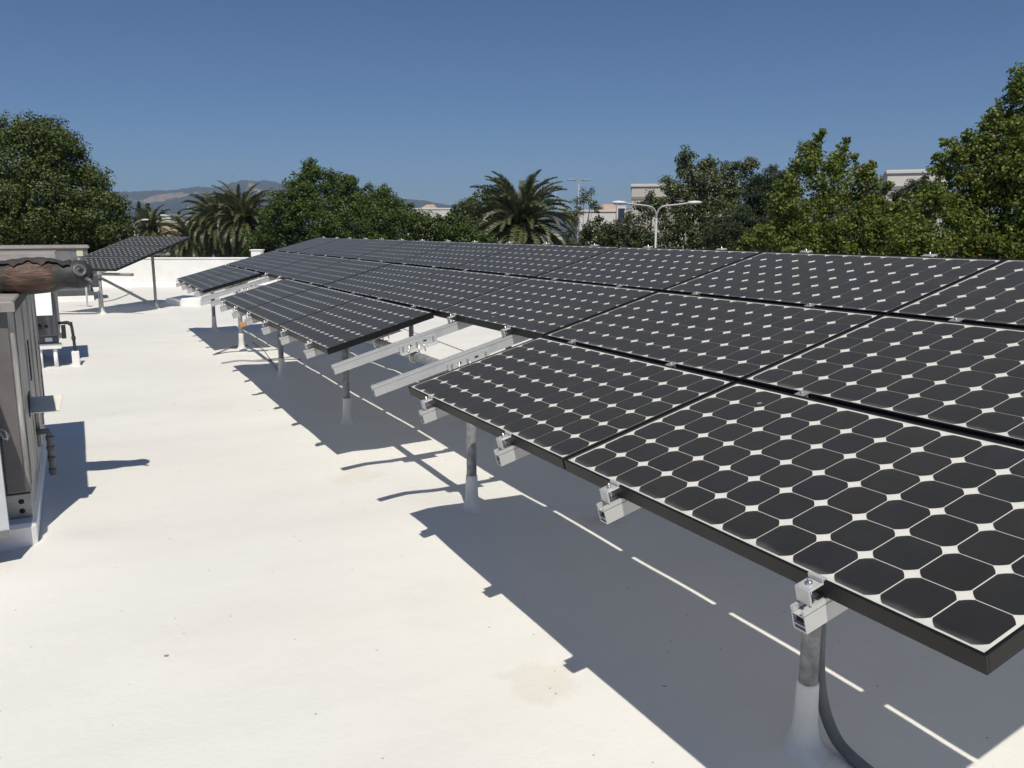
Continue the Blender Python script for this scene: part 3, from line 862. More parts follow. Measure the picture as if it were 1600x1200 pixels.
for (y, z) in ((6.6, 0.86), (6.6, 0.82), (6.55, 0.6)): link('screw', ME_screwx, A, (AX + 0.012 + 2.6, y - 5.5, z))
ab('label', AX - 0.40, AX - 0.135, AY0 - 0.0085, AY0 - 0.0065, 0.90, 0.98, M_label, 0.0)
# side hood with its gas trap below
hd = MB()
hd.poly([(0, 0.15, 0.0), (0.175, 0.15, 0.0), (0.155, 0.0, -0.07), (0.0, 0.0, -0.07), (0, 0.155, -0.006), (0.175, 0.155, -0.006), (0.155, 0.006, -0.076), (0.0, 0.006, -0.076)],
        [(3, 2, 1, 0), (4, 5, 6, 7), (0, 1, 5, 4), (1, 2, 6, 5), (2, 3, 7, 6), (3, 0, 4, 7)])
h = hd.build('side_hood', mat('dull_hood_metal', (0.72, 0.68, 0.60), 0.75, 0.0, var=0.1, vscale=6, spec=0.2), A); h.location = (AX + 0.012 + 2.6, 4.76 - 5.5, 0.725)
ab('hood_flange', AX + 0.0085, AX + 0.0115, 4.73, 4.95, 0.63, 0.76, M_dark, 0.001)
ab('gas_valve_bracket', AX + 0.008, AX + 0.03, 5.30, 5.40, 0.32, 0.56, M_steel, 0.003)
gp = [(AX + 0.012, 5.26, 0.43), (AX + 0.07, 5.26, 0.43), (AX + 0.078, 5.255, 0.40), (AX + 0.08, 5.22, 0.14)]
gp = [(x + 2.6, y - 5.5, z) for x, y, z in gp]
gpo = MB().tube(gp, 0.019, 10).build('drain_trap', M_conduit, A)
for z in (0.385, 0.32, 0.25, 0.17):
    t = (0.43 - z) / 0.29
    MB().tube([(AX + 0.08 + 2.6, 5.258 - 0.035 * t - 5.5, z - 0.012), (AX + 0.08 + 2.6, 5.258 - 0.035 * t - 5.5, z + 0.012)], 0.0255, 10).build('coupling', M_conduit, gpo)
# wiring on the front
wr = MB().tube(smooth_path([(-2.06 + 2.6, 4.35 - 5.5, 0.44), (-2.0 + 2.6, 4.33 - 5.5, 0.40), (-1.965 + 2.6, 4.33 - 5.5, 0.33), (-1.965 + 2.6, 4.34 - 5.5, 0.2), (-2.0 + 2.6, 4.34 - 5.5, 0.12)]), 0.007, 8).build('power_cable', M_black, A)
mt_ = Matrix.Rotation(R(90), 4, 'X')
MB().lathe([(0.0, 0.11), (0.035, 0.108), (0.04, 0.09), (0.04, 0.0)], (-1.985 + 2.6, AY0 - 0.006 - 5.5, 0.69), 18, mt_).build('meter_socket', M_black, A)
MB().lathe([(0.0, 0.135), (0.02, 0.132), (0.026, 0.11)], (-1.985 + 2.6, AY0 - 0.006 - 5.5, 0.69), 16, mt_).build('meter_lens', M_clear, A)
for j, (a_, w_) in enumerate((((-1.95, 0.68), (-1.915, 0.63)), ((-1.96, 0.66), (-1.905, 0.655)))):
    MB().tube(smooth_path([(-1.955 + 2.6, 4.33 - 5.5, 0.665), (a_[0] + 0.03 + 2.6, 4.31 - 5.5, a_[1] - 0.03 - 0.02 * j), (w_[0] + 2.6, 4.32 - 5.5, w_[1] - 0.03), (-1.93 + 2.6, 4.35 - 5.5, 0.60 + 0.05 * j)]), 0.004, 6).build('wire_loop', M_hood, A)
ME_hole = MB().lathe([(0.0, 0.004), (0.014, 0.0035), (0.015, 0.0)], n=12, M=Matrix.Rotation(R(90), 4, 'X')).mesh('lifting_hole', M_dark)
for z in (0.17, 0.225): link('lifting_hole', ME_hole, A, (-1.885 + 2.6, AY0 - 0.0005 - 5.5, z))

# --- loose sheet-metal panel standing on a skid at the left frame edge
E_ = empty('sheet_metal_panel', (-2.4, 4.0, 0))
tag(E_, 'light grey sheet metal panel cropped by the left frame edge, lower left', 'panel')
pf = [(-0.8, 0.152), (0.475, 0.152), (0.47, 0.80), (0.44, 0.94), (0.31, 1.57), (-0.8, 1.57)]
n_ = len(pf)
MB().poly([(x, 0.0, z) for x, z in pf] + [(x, 0.03, z) for x, z in pf], [tuple(range(n_)), tuple(range(n_, 2 * n_))[::-1]] + [(k, k + n_, (k + 1) % n_ + n_, (k + 1) % n_) for k in range(n_)]).build('sheet', M_hood, E_)
MB().box(-0.8, 0.476, -0.006, -0.0005, 0.152, 0.19).build('bottom_hem', M_hvac_grey, E_)
MB().box(-0.8, 0.36, -0.02, 0.10, -0.02, 0.15, None, 0.008).build('skid', M_dark, E_)

# --- unit B: behind, with a bright sheet-metal hood
B = empty('rooftop_unit', (-2.6, 12.0, 0))
tag(B, 'dark grey rooftop unit with bright sheet metal hood, on a low stand', 'air conditioner', 'rooftop units')
def bb(name, x0, x1, y0, y1, z0, z1, m, bev=0.006, parent=None):
    return MB().box(x0 + 2.6, x1 + 2.6, y0 - 12, y1 - 12, z0, z1, None, bev).build(name, m, parent or B)
BX, BY = -1.77, 11.21
bb('cabinet', -3.9, BX, BY, 12.5, 0.40, 1.40, M_hvac_grey)
bl = bb('lid', -3.96, BX + 0.04, BY - 0.05, 12.55, 1.402, 1.45, M_lid, 0.008)
bb('lid_lip', -3.965, BX + 0.046, BY - 0.056, BY - 0.0505, 1.36, 1.445, M_lid, 0.002, bl)
bb('front_panel', -2.16, BX - 0.15, BY - 0.010, BY - 0.0005, 0.42, 0.70, M_hvac_dark, 0.003)
for x in (BX - 0.125, BX - 0.06): bb('corner_rib', x, x + 0.04, BY - 0.012, BY - 0.0005, 0.42, 1.35, M_hvac_grey, 0.003)
hd = MB()
x0, x1 = -2.2, BX - 0.045
hd.poly([(x0 + 2.6, BY - 0.02 - 12, 1.22), (x1 + 2.6, BY - 0.02 - 12, 1.22), (x1 + 2.6, BY - 0.26 - 12, 0.69), (x0 + 2.6, BY - 0.26 - 12, 0.69),
         (x0 + 2.6, BY - 0.001 - 12, 1.22), (x1 + 2.6, BY - 0.001 - 12, 1.22), (x1 + 2.6, BY - 0.001 - 12, 0.69), (x0 + 2.6, BY - 0.001 - 12, 0.69)],
        [(0, 3, 2, 1), (0, 1, 5, 4), (1, 2, 6, 5), (0, 4, 7, 3)])
hd.build('intake_hood', M_hood, B)
ME_kn = MB().lathe([(0.0, 0.012), (0.035, 0.010), (0.042, 0.0)], n=16, M=Matrix.Rotation(R(90), 4, 'X')).mesh('knockout', M_black)
link('knockout', ME_kn, B, (-1.99 + 2.6, BY - 0.0105 - 12, 0.52)); kk = link('knockout', ME_kn, B, (-1.90 + 2.6, BY - 0.0105 - 12, 0.525)); kk.scale = (0.5, 1, 0.5)
bb('base_rail', -3.9, BX - 0.01, BY + 0.0, 12.48, 0.31, 0.398, M_hvac_dark, 0.003)
bb('data_plate', -1.93, -1.85, BY - 0.008, BY - 0.0005, 0.335, 0.385, M_hood, 0.001)
bb('stand_beam', -3.9, BX + 0.02, BY - 0.03, BY + 0.06, 0.24, 0.308, M_white, 0.008)
bb('stand_beam', -3.9, BX + 0.02, 12.38, 12.47, 0.24, 0.308, M_white, 0.008)
for x in (-3.6, -2.0, BX - 0.06):
    for y in (BY, 12.4):
        MB().tube([(x + 2.6, y + 0.02 - 12, -0.01), (x + 2.6, y + 0.02 - 12, 0.239)], 0.025, 10).build('stand_leg', M_white, B)
gp = smooth_path([(BX + 0.005, BY + 0.1, 0.555), (BX + 0.09, BY + 0.06, 0.56), (BX + 0.13, BY + 0.05, 0.555), (BX + 0.15, BY + 0.04, 0.51), (BX + 0.16, BY + 0.04, 0.36), (BX + 0.165, BY + 0.04, 0.2)], 3)
gpo = MB().tube([(p.x + 2.6, p.y - 12, p.z) for p in gp], 0.018, 10).build('gas_pipe', M_rusty, B)
for p in (gp[3], gp[7], gp[12]):
    MB().tube([(p.x + 2.6, p.y - 12, p.z - 0.02), (p.x + 2.6, p.y - 12, p.z + 0.02)], 0.027, 10).build('coupling', M_rusty, gpo)
bb('shutoff_box', BX + 0.03, BX + 0.08, BY + 0.02, BY + 0.1, 0.36, 0.53, M_black, 0.004)
bb('pipe_support', BX + 0.12, BX + 0.21, BY - 0.01, BY + 0.09, -0.02, 0.19, M_white, 0.01)

# --- unit C: wide grey unit against the trees
Cc = empty('rooftop_unit', (-3, 23.6, 0))
tag(Cc, 'wide grey rooftop unit with a yellow label, in front of the trees', 'air conditioner', 'rooftop units')
def cbx(name, x0, x1, y0, y1, z0, z1, m, bev=0.008):
    return MB().box(x0 + 3, x1 + 3, y0 - 23.6, y1 - 23.6, z0, z1, None, bev).build(name, m, Cc)
CX, CY = -1.22, 22.87
cbx('cabinet', -6.5, CX, CY, 25.2, 0.22, 1.28, M_hvac_grey)
cbx('lid', -6.55, CX + 0.04, CY - 0.05, 25.25, 1.282, 1.335, M_lid)
cbx('base_rail', -6.5, CX + 0.06, CY - 0.05, 25.2, 0.11, 0.218, M_hvac_dark)
cbx('side_box', CX + 0.002, CX + 0.24, CY + 0.15, 24.2, 0.3, 0.85, M_hvac_dark)
cbx('curb', -6.5, CX + 0.05, CY - 0.16, 25.3, -0.05, 0.108, M_white)
cbx('label', -1.47, -1.33, CY - 0.006, CY - 0.001, 1.09, 1.24, M_label, 0.0)
cbx('access_panel', -2.52, -1.6, CY - 0.012, CY - 0.001, 0.3, 1.22, M_hvac_grey, 0.003)
cbx('access_panel', -4.3, -2.55, CY - 0.014, CY - 0.001, 0.3, 1.22, M_lid, 0.003)
cbx('louvre_panel', -1.55, -1.26, CY - 0.010, CY - 0.001, 0.3, 0.95, M_hvac_dark, 0.003)

# ================================================================== OWL DECOY, lying on unit A
owl = empty('owl_decoy', (-1.52, 5.02, 1.455))
owl.rotation_euler = (0, R(-2), R(-4))
tag(owl, 'weathered plastic owl decoy lying on its side on the rooftop unit', 'owl decoy')
prof = [(-0.66, 0.012), (-0.64, 0.04), (-0.56, 0.062), (-0.48, 0.074), (-0.42, 0.082), (-0.38, 0.092), (-0.32, 0.104), (-0.24, 0.110), (-0.16, 0.108), (-0.12, 0.102), (-0.075, 0.086), (-0.045, 0.079), (-0.015, 0.084), (0.025, 0.090), (0.06, 0.085), (0.085, 0.068), (0.102, 0.042), (0.108, 0.004)]
vs, fs = [], []
NS = 40
rr_ = np.random.default_rng(3)
for i, (x, r_) in enumerate(prof):
    for k in range(NS):
        a = 2 * math.pi * k / NS
        f = 1 + 0.022 * math.sin(9 * a + x * 40) + rr_.uniform(-0.012, 0.012)
        ry_, rz_ = r_ * 1.0 * f, r_ * 0.97 * f
        y = ry_ * math.cos(a); z = rz_ * math.sin(a)
        if x > 0.0 and math.cos(a) < -0.3: y *= 0.86      # flattened face
        if -0.40 < x < -0.36 and k % 4 == 0: z += 0.006
        vs.append((x + (0.012 * math.sin(a * 5) if -0.45 < x < -0.3 else 0), y, z))
for i in range(len(prof) - 1):
    for k in range(NS): fs.append((i * NS + k, i * NS + (k + 1) % NS, (i + 1) * NS + (k + 1) % NS, (i + 1) * NS + k))
fs.append(tuple(range(NS))[::-1]); fs.append(tuple((len(prof) - 1) * NS + k for k in range(NS)))
MB().poly(vs, fs, True).build('body', M_owl, owl)
# breast shell facing the camera
vs, fs = [], []; NX, NA = 16, 14
for i in range(NX):
    x = -0.375 + 0.28 * i / (NX - 1)
    r0 = np.interp(x, [p[0] for p in prof], [p[1] for p in prof]) + 0.006
    for k in range(NA):
        t = k / (NA - 1) * 2 - 1
        edge = 1 - 0.10 * abs(2 * i / (NX - 1) - 1) ** 3 + 0.05 * math.sin(i * 2.1)
        a = math.pi + 0.10 - t * 1.12 * edge
        r1 = r0 - 0.012 * abs(t) ** 6 - 0.010 * abs(2 * i / (NX - 1) - 1) ** 6 + 0.0025 * math.sin(k * 2.4)
        vs.append((x + (0.014 * math.sin(k * 1.9) if i == 0 else 0.0), r1 * math.cos(a), -r1 * math.sin(a) * 0.97))
for i in range(NX - 1):
    for k in range(NA - 1): fs.append((i * NA + k, i * NA + k + 1, (i + 1) * NA + k + 1, (i + 1) * NA + k))
MB().poly(vs, fs, True).build('breast', M_owl_wing, owl)
for (ez, ey, ex) in ((0.026, -0.068, 0.040), (0.078, 0.035, 0.04)):
    Me = Matrix.Rotation(R(68), 4, 'X') @ Matrix.Rotation(R(14), 4, 'Y')
    if ey > 0: Me = Matrix.Rotation(R(-24), 4, 'X') @ Matrix.Rotation(R(14), 4, 'Y')
    ey_o = MB().lathe([(0.036, -0.012), (0.039, 0.006), (0.036, 0.012), (0.027, 0.010), (0.023, 0.004), (0.019, 0.002), (0.017, 0.009), (0.013, 0.010)], (ex, ey, ez), 22, Me).build('eye', M_eye, owl)
    MB().lathe([(0.013, 0.008), (0.008, 0.012), (0.0, 0.013)], (ex, ey, ez), 16, Me).build('pupil', M_black, ey_o)
MB().tube([(0.070, -0.062, -0.030), (0.092, -0.082, -0.040), (0.102, -0.088, -0.056), (0.097, -0.082, -0.074)], [0.016, 0.013, 0.008, 0.002], 10).build('beak', M_eye, owl)
# upper wing ridge hanging behind
vs, fs = [], []; NX, NA = 52, 10
for i in range(NX):
    x = -0.47 + 0.46 * i / (NX - 1)
    r0 = np.interp(x, [p[0] for p in prof], [p[1] for p in prof]) + 0.011
    for k in range(NA):
        t = k / (NA - 1)
        a = math.pi * 0.74 - t * math.pi * 0.62 + (0.13 * math.sin(i * 0.42) + 0.06 * math.sin(i * 1.1 + 1) if k == 0 else 0)
        r1 = r0 + (0.006 if k == 0 else 0) + 0.002 * math.sin(i * 0.7 + k)
        vs.append((x, r1 * math.cos(a), r1 * math.sin(a) * 0.97))
for i in range(NX - 1):
    for k in range(NA - 1): fs.append((i * NA + k, (i + 1) * NA + k, (i + 1) * NA + k + 1, i * NA + k + 1))
MB().poly(vs, fs, True).build('wing', M_owl, owl)

# ================================================================== TREES
def crown(name, blobs, D, lm, leaf, dens, parent, origin, depth=1.0, cl=0.42, up=0.45, aspect=0.72, inner=0.9, jd=1.0, fill=7.0):
    """leaf clumps spread through the volume of many overlapping lobes; blobs = (px, py, radius px[, extra depth m])"""
    V, N = [], 0
    allp, alls, alln = [], [], []
    for bq in blobs:
        px, py, r = bq[:3]
        dd = bq[3] if len(bq) > 3 else RNG.uniform(-0.6, 0.6) * r * D / FPX * jd
        c = np.array(at(px, py, D + dd)); rad = r * D / FPX
        area = 4 * math.pi * rad * rad
        c0 = min(cl, rad * 0.75)
        ncl = max(3, int(dens * area / (math.pi * c0 * c0)))
        dirs = RNG.normal(size=(ncl, 3)); dirs /= np.linalg.norm(dirs, axis=1)[:, None]
        rr = rad * (0.55 + 0.45 * RNG.random(ncl) ** 0.7)
        cc = c + dirs * rr[:, None]
        cs = c0 * RNG.uniform(0.55, 1.1, ncl)
        nl = np.maximum(8, (fill * (cs / leaf) ** 2).astype(int))
        ids = np.repeat(np.arange(ncl), nl)
        od = RNG.normal(size=(len(ids), 3)); od /= np.linalg.norm(od, axis=1)[:, None]
        rad_u = RNG.random(len(ids)) ** 0.45
        off = od * (cs[ids] * rad_u)[:, None] * np.array([1, 1, 0.8])
        allp.append(cc[ids] + off); alln.append(od * 0.85)
        alls.append(np.full(len(ids), leaf) * RNG.uniform(0.65, 1.3, len(ids)))
        ni = int(inner * rad ** 2 / leaf ** 2 * 6)
        d2 = RNG.normal(size=(ni, 3)); d2 /= np.linalg.norm(d2, axis=1)[:, None] + 1e-9
        allp.append(c + d2 * (rad * 0.72 * RNG.random(ni) ** (1 / 3))[:, None]); alln.append(d2 * 0.3)
        alls.append(np.full(ni, leaf * 1.35))
    P = np.concatenate(allp) - np.array(origin); Sz = np.concatenate(alls); ON = np.concatenate(alln)
    n = len(P)
    nrm = RNG.normal(size=(n, 3)); nrm /= np.linalg.norm(nrm, axis=1)[:, None]
    nrm = nrm * 0.8 + ON
    nrm[:, 2] += up
    nrm /= np.linalg.norm(nrm, axis=1)[:, None]
    tdir = RNG.normal(size=(n, 3)); tdir -= nrm * (tdir * nrm).sum(1)[:, None]; tdir /= np.linalg.norm(tdir, axis=1)[:, None]
    sdir = np.cross(nrm, tdir)
    h = (Sz * 0.5)[:, None]; w = (Sz * 0.5 * aspect)[:, None]
    fold = nrm * (Sz * 0.13)[:, None]
    a = P - tdir * h; b = P + sdir * w - fold + tdir * h * 0.1; c_ = P + tdir * h; d = P - sdir * w - fold + tdir * h * 0.1
    verts = np.stack([a, b, c_, d], 1).reshape(-1, 3)
    base = np.arange(n)[:, None] * 4
    faces = np.concatenate([base + np.array([[0, 1, 2]]), base + np.array([[0, 2, 3]])], 0)
    return link(name, np_mesh(name, verts, faces, lm), parent)

def tree(name, label, cat, trunk_px, D, blobs, lm, leaf=0.16, dens=1.0, trunk_r=0.2, group=None, limbs=7, **kw):
    ctr = at(trunk_px, 360, D)
    base = Vector((ctr.x, ctr.y, GROUND_Z))
    e = empty(name, base)
    tag(e, label, cat, group)
    tops = sorted([at(b[0], b[1], D) for b in blobs], key=lambda p: -p.z)
    top = tops[0] - base
    bb_ = MB()
    n = 9
    path = [Vector((top.x * (i / n) ** 2 * 0.9 + math.sin(i * 1.7) * 0.06, top.y * (i / n) ** 2 * 0.9 + math.cos(i * 1.3) * 0.06, -0.2 + (top.z * 0.93 + 0.2) * i / n)) for i in range(n + 1)]
    bb_.tube(path, [trunk_r * (1 - 0.9 * (i / n)) + 0.012 for i in range(n + 1)], 10)
    bb_.build('trunk', M_bark, e)
    bl = list(blobs); random.shuffle(bl)
    for b in sorted(bl, key=lambda q: -q[2])[:limbs]:
        tgt = at(b[0], b[1], D + (b[3] if len(b) > 3 else 0)) - base
        zs = max(0.9, tgt.z * 0.62)
        k = min(n - 1, max(1, int(zs / max(top.z, 1) * n)))
        s_ = path[k]
        mid = (s_ + tgt) / 2 + Vector((0, 0, -0.12 * (tgt - s_).length))
        MB().tube([s_, (s_ + mid) / 2 + Vector((0, 0, -0.05)), mid, tgt], [trunk_r * 0.42, trunk_r * 0.32, trunk_r * 0.2, 0.015], 7).build('limb', M_bark, e)
    crown('crown', blobs, D, lm, leaf, dens, e, base, **kw)
    return e

tree('broadleaf_tree', 'large dark broadleaf tree at the far left behind the grey unit', 'tree', 70, 38,
     [(-50, 280, 75), (20, 252, 60), (65, 232, 46), (50, 205, 22), (98, 222, 30), (70, 196, 12), (30, 202, 14), (0, 210, 25), (105, 262, 45), (60, 330, 80), (130, 310, 50), (150, 282, 24), (168, 340, 36), (185, 318, 16), (100, 380, 70), (175, 378, 32), (0, 350, 80), (193, 350, 14), (-60, 380, 80), (40, 415, 60), (120, 420, 60), (180, 410, 30)],
     L_dark, 0.115, 1.35, 0.3, 'trees beyond the roof', cl=0.62)
tree('sweetgum_tree', 'green sweetgum tree with a pointed top left of centre', 'tree', 490, 43,
     [(488, 284, 28), (488, 256, 9), (480, 268, 14), (470, 300, 30), (520, 296, 28), (548, 300, 26), (545, 282, 10), (520, 275, 10), (455, 328, 35), (490, 345, 50), (575, 322, 26), (576, 296, 9), (598, 312, 22), (601, 296, 8), (612, 330, 26), (600, 350, 42), (625, 322, 10), (540, 355, 50), (430, 352, 30), (424, 326, 10), (440, 305, 9), (400, 385, 26), (450, 385, 40), (520, 395, 45), (600, 395, 40)],
     L_sweet, 0.105, 1.5, 0.25, 'trees beyond the roof', cl=0.42)
tree('young_broadleaf_tree', 'low bushy tree between the sweetgum and the big palm', 'tree', 670, 41,
     [(640, 340, 18), (641, 322, 6), (655, 352, 24), (690, 362, 22), (685, 343, 9), (668, 345, 10), (715, 360, 22), (707, 342, 9), (735, 366, 22), (650, 385, 30), (700, 388, 30), (740, 388, 24), (760, 376, 16)],
     L_sweet, 0.105, 1.5, 0.14, 'trees beyond the roof', cl=0.36)
tree('background_tree', 'olive green rounded tree showing behind the left of the big palm', 'tree', 745, 70,
     [(745, 318, 22), (768, 312, 18), (722, 328, 18), (705, 340, 16), (740, 345, 30), (780, 335, 30), (715, 360, 25), (760, 306, 9), (790, 318, 12)],
     L_bush, 0.20, 1.1, 0.25, 'trees beyond the roof', cl=0.6)
tree('eucalyptus_tree', 'small sparse grey green eucalyptus right of the big palm', 'tree', 905, 75,
     [(912, 308, 12), (925, 300, 7), (900, 318, 11), (926, 322, 10), (888, 330, 9), (935, 328, 6), (893, 348, 15), (905, 335, 9)],
     L_euc, 0.17, 0.8, 0.12, 'trees beyond the roof', cl=0.5, inner=0.25)
tree('eucalyptus_tree', 'tall multi stemmed eucalyptus group in front of the beige building', 'tree', 1085, 52,
     [(1072, 243, 13), (1066, 258, 12), (1074, 275, 18), (1046, 290, 15), (1058, 300, 16), (1062, 318, 24), (1098, 262, 15), (1112, 258, 14), (1108, 285, 24), (1138, 268, 14), (1152, 258, 10), (1146, 290, 24), (1168, 262, 12), (1178, 256, 9), (1172, 285, 20), (1085, 305, 24), (1128, 312, 28), (1085, 335, 30), (1118, 345, 34)],
     L_euc, 0.14, 1.5, 0.3, 'trees beyond the roof', cl=0.5, inner=0.7)
tree('eucalyptus_tree', 'dark round eucalyptus left of the tall group, beside the street lamp', 'tree', 1015, 60,
     [(1018, 312, 16), (1002, 322, 12), (1032, 322, 14), (1012, 335, 14), (985, 335, 9), (978, 345, 8), (1038, 338, 14)],
     L_euc, 0.15, 1.1, 0.16, 'trees beyond the roof', cl=0.5)
tree('pine_tree', 'dark green pine behind the bright maple', 'tree', 1205, 46,
     [(1192, 282, 18), (1215, 288, 20), (1232, 280, 16), (1246, 268, 10), (1186, 305, 26), (1222, 310, 28), (1175, 335, 30), (1205, 345, 36), (1160, 360, 36), (1130, 370, 30), (1235, 350, 30), (1200, 380, 40), (1208, 266, 8)],
     L_pine, 0.15, 2.2, 0.25, 'trees beyond the roof', cl=0.36, aspect=0.3, up=0.7, fill=15.0, inner=1.5)
tree('pine_tree', 'dark pine between the two bright maples at right', 'tree', 1420, 36,
     [(1440, 284, 9), (1428, 294, 12), (1412, 304, 14), (1398, 314, 14), (1450, 296, 14), (1420, 325, 24), (1445, 330, 24), (1400, 345, 24), (1430, 360, 30)],
     L_pine, 0.12, 2.2, 0.18, 'trees beyond the roof', cl=0.32, aspect=0.3, up=0.7, fill=15.0, inner=1.5)
for (lab, px, D, bl) in (
    ('wide olive hedge bush left of the street lamp', 985, 55, [(945, 368, 20), (965, 362, 20), (990, 362, 22), (1008, 368, 22), (970, 385, 26), (1010, 388, 24)]),
    ('dark hedge behind the palm pair and the parapet', 345, 72, [(270, 392, 16), (295, 390, 18), (320, 386, 20), (350, 384, 22), (380, 384, 22), (405, 385, 20), (250, 394, 14)]),
    ('dusty bush under the sparse eucalyptus', 928, 58, [(928, 355, 14), (935, 345, 9), (915, 368, 16), (942, 362, 16), (925, 385, 24), (890, 378, 18)]),
    ('dark shrub mass right of the street lamp', 1060, 50, [(1045, 362, 20), (1065, 350, 16), (1075, 372, 26), (1105, 378, 26), (1045, 385, 24), (1140, 385, 24)])):
    tree('bush', lab, 'bush', px, D, bl, L_bush, 0.15, 1.1, 0.1, 'bushes beyond the roof', limbs=3, cl=0.45)
tree('maple_tree', 'bright green maple with a pointed top right of centre', 'tree', 1300, 23,
     [(1284, 207, 6), (1278, 218, 9), (1270, 236, 18), (1258, 258, 22), (1322, 220, 6), (1316, 232, 9), (1306, 252, 20), (1334, 246, 6), (1290, 280, 34), (1346, 268, 16), (1362, 258, 7), (1358, 275, 12), (1350, 305, 34), (1386, 292, 9), (1235, 300, 22), (1215, 318, 16), (1225, 340, 26), (1280, 345, 50), (1340, 360, 46), (1195, 368, 22), (1168, 378, 13), (1385, 325, 18), (1390, 362, 32), (1400, 335, 22), (1410, 385, 30), (1250, 390, 40), (1330, 400, 45), (1160, 395, 16)],
     L_maple, 0.088, 1.7, 0.16, 'bright maples beyond the array', cl=0.30, inner=1.0, up=0.3)
tree('maple_tree', 'big leafy maple filling the right edge of the picture', 'tree', 1560, 18.5,
     [(1612, 128, 26), (1596, 118, 8), (1586, 150, 20), (1590, 185, 38), (1556, 182, 16), (1560, 208, 30), (1538, 196, 10), (1528, 228, 28), (1508, 212, 9), (1490, 236, 20), (1476, 222, 7), (1474, 262, 18), (1464, 244, 6), (1550, 270, 56), (1610, 260, 60), (1500, 305, 42), (1570, 340, 60), (1462, 322, 30), (1432, 352, 28), (1500, 370, 45), (1412, 378, 24), (1455, 300, 16), (1440, 375, 26), (1640, 200, 60), (1640, 340, 70), (1450, 395, 40), (1560, 400, 60)],
     L_maple, 0.080, 1.7, 0.2, 'bright maples beyond the array', cl=0.28, inner=1.0, up=0.3)
# far conifers
for i, (px, py, r, D) in enumerate(((217, 317, 5, 150), (231, 319, 10, 150), (254, 330, 5, 160), (279, 332, 9, 170), (303, 340, 9, 170))):
    labs = ['thin dark cypress, leftmost of the far conifers', 'broad dark far conifer next to the thin cypress', 'tiny far conifer above the small palm', 'lone far conifer above the tan roof', 'low far conifer left of the palm pair']
    bl = [(px, py + j * 4, 1.6 + r * (j / 7.0), 0) for j in range(10)]
    tree('conifer_tree', labs[i], 'tree', px, D, bl, L_pine, 0.42, 1.6, 0.3, 'far conifers', limbs=0, cl=0.7, aspect=0.5, fill=12.0)

# ================================================================== PALMS
def frond_mesh(elev, L, droop, dry=False, seed=0):
    r = random.Random(seed)
    b = MB(); n = 12
    pts, p, a = [], Vector((0.12, 0, 0)), elev
    for i in range(n + 1):
        pts.append(p.copy())
        p = p + Vector((math.cos(a), 0, math.sin(a))) * (L / n)
        a -= droop * (0.35 + 1.3 * i / n) / n
        a = max(a, R(-88))
    b.tube(pts, [0.05 * (1 - i / n * 0.85) for i in range(n + 1)], 5)
    nl = 40
    for j in range(nl):
        t = 0.10 + 0.9 * j / nl
        x = t * n; i = min(int(x), n - 1); f = x - i
        c = pts[i].lerp(pts[i + 1], f)
        T = (pts[i + 1] - pts[i]).normalized(); Nn = Vector((-T.z, 0, T.x))
        ll = 0.56 * (math.sin(math.pi * (0.12 + 0.84 * t)) ** 0.7) * r.uniform(0.85, 1.1) * L / 4.2
        for s_ in (-1, 1):
            d = (Vector((0, s_, 0)) * 0.80 + T * 0.62 + Nn * r.uniform(0.35, 0.75)).normalized()
            tip = c + d * ll + Vector((0, 0, -0.10 * ll))
            wv = T * 0.046 * (L / 4.2) + Nn * 0.006
            mid = c + d * ll * 0.5 + Nn * 0.012
            b.poly([c - wv, c + wv, mid + wv * 0.9, tip, mid - wv * 0.9], [(0, 1, 2, 3, 4)])
    return b.mesh('frond', L_palm_dry if dry else L_palm)
FV = []
for i, el in enumerate((82, 70, 58, 45, 30, 14, -4, -24, -46)):
    for s_ in range(2):
        FV.append((el, frond_mesh(R(el), 4.2 - 0.25 * s_, R(70 + (82 - el) * 0.35 + s_ * 14), False, i * 7 + s_)))
ME_dry = frond_mesh(R(-50), 3.2, R(40), True, 91)
def palm(label, px, py, D, scale=1.0, nf=64, seed=0, lean=0):
    r = random.Random(seed)
    c = at(px, py, D); base = Vector((c.x, c.y, GROUND_Z))
    e = empty('palm_tree', base)
    tag(e, label, 'palm', 'palms beyond the roof')
    H_ = c.z - GROUND_Z
    prof = [(0.55, -0.2), (0.42, 0.3), (0.36, H_ * 0.4), (0.36, H_ * 0.75), (0.48, H_ - 1.0), (0.55, H_ - 0.5), (0.42, H_ - 0.05), (0.1, H_ + 0.25)]
    MB().lathe([(a * scale, z) for a, z in prof], n=16, wob=0.05).build('trunk', M_palmbark, e)
    for i in range(nf):
        t = (i + 0.5) / nf
        el = 86 - 148 * t ** 1.0 + r.uniform(-7, 7)
        k = min(range(len(FV)), key=lambda q: abs(FV[q][0] - el) + r.random() * 6)
        az = i * 2.39996 + r.uniform(-0.25, 0.25)
        o = link('frond', FV[k][1], e, (0, 0, H_ + 0.1 - 0.5 * t * scale), (0, 0, 0))
        o.rotation_euler = (Matrix.Rotation(az, 4, 'Z') @ Matrix.Rotation(-R(el - FV[k][0]) * 0.8, 4, 'Y') @ Matrix.Rotation(r.uniform(-0.35, 0.35), 4, 'X')).to_euler()
        s_ = scale * r.uniform(0.88, 1.08); o.scale = (s_, s_, s_)
    for i in range(7):
        o = link('dry_frond', ME_dry, e, (0, 0, H_ - 0.5 * scale), (0, 0, r.uniform(0, 6.28)))
        o.scale = (scale * 0.8,) * 3
    return e
palm('big round date palm standing alone near the centre', 814, 350, 50, 0.86, 150, 1)
palm('tall date palm, right one of the pair left of the sweetgum', 379, 345, 56, 0.67, 130, 2)
palm('date palm, left and farther one of the pair left of the sweetgum', 338, 348, 62, 0.68, 125, 3)
palm('small far palm beside the dark tree, above the small rack', 236, 357, 78, 0.62, 80, 4)
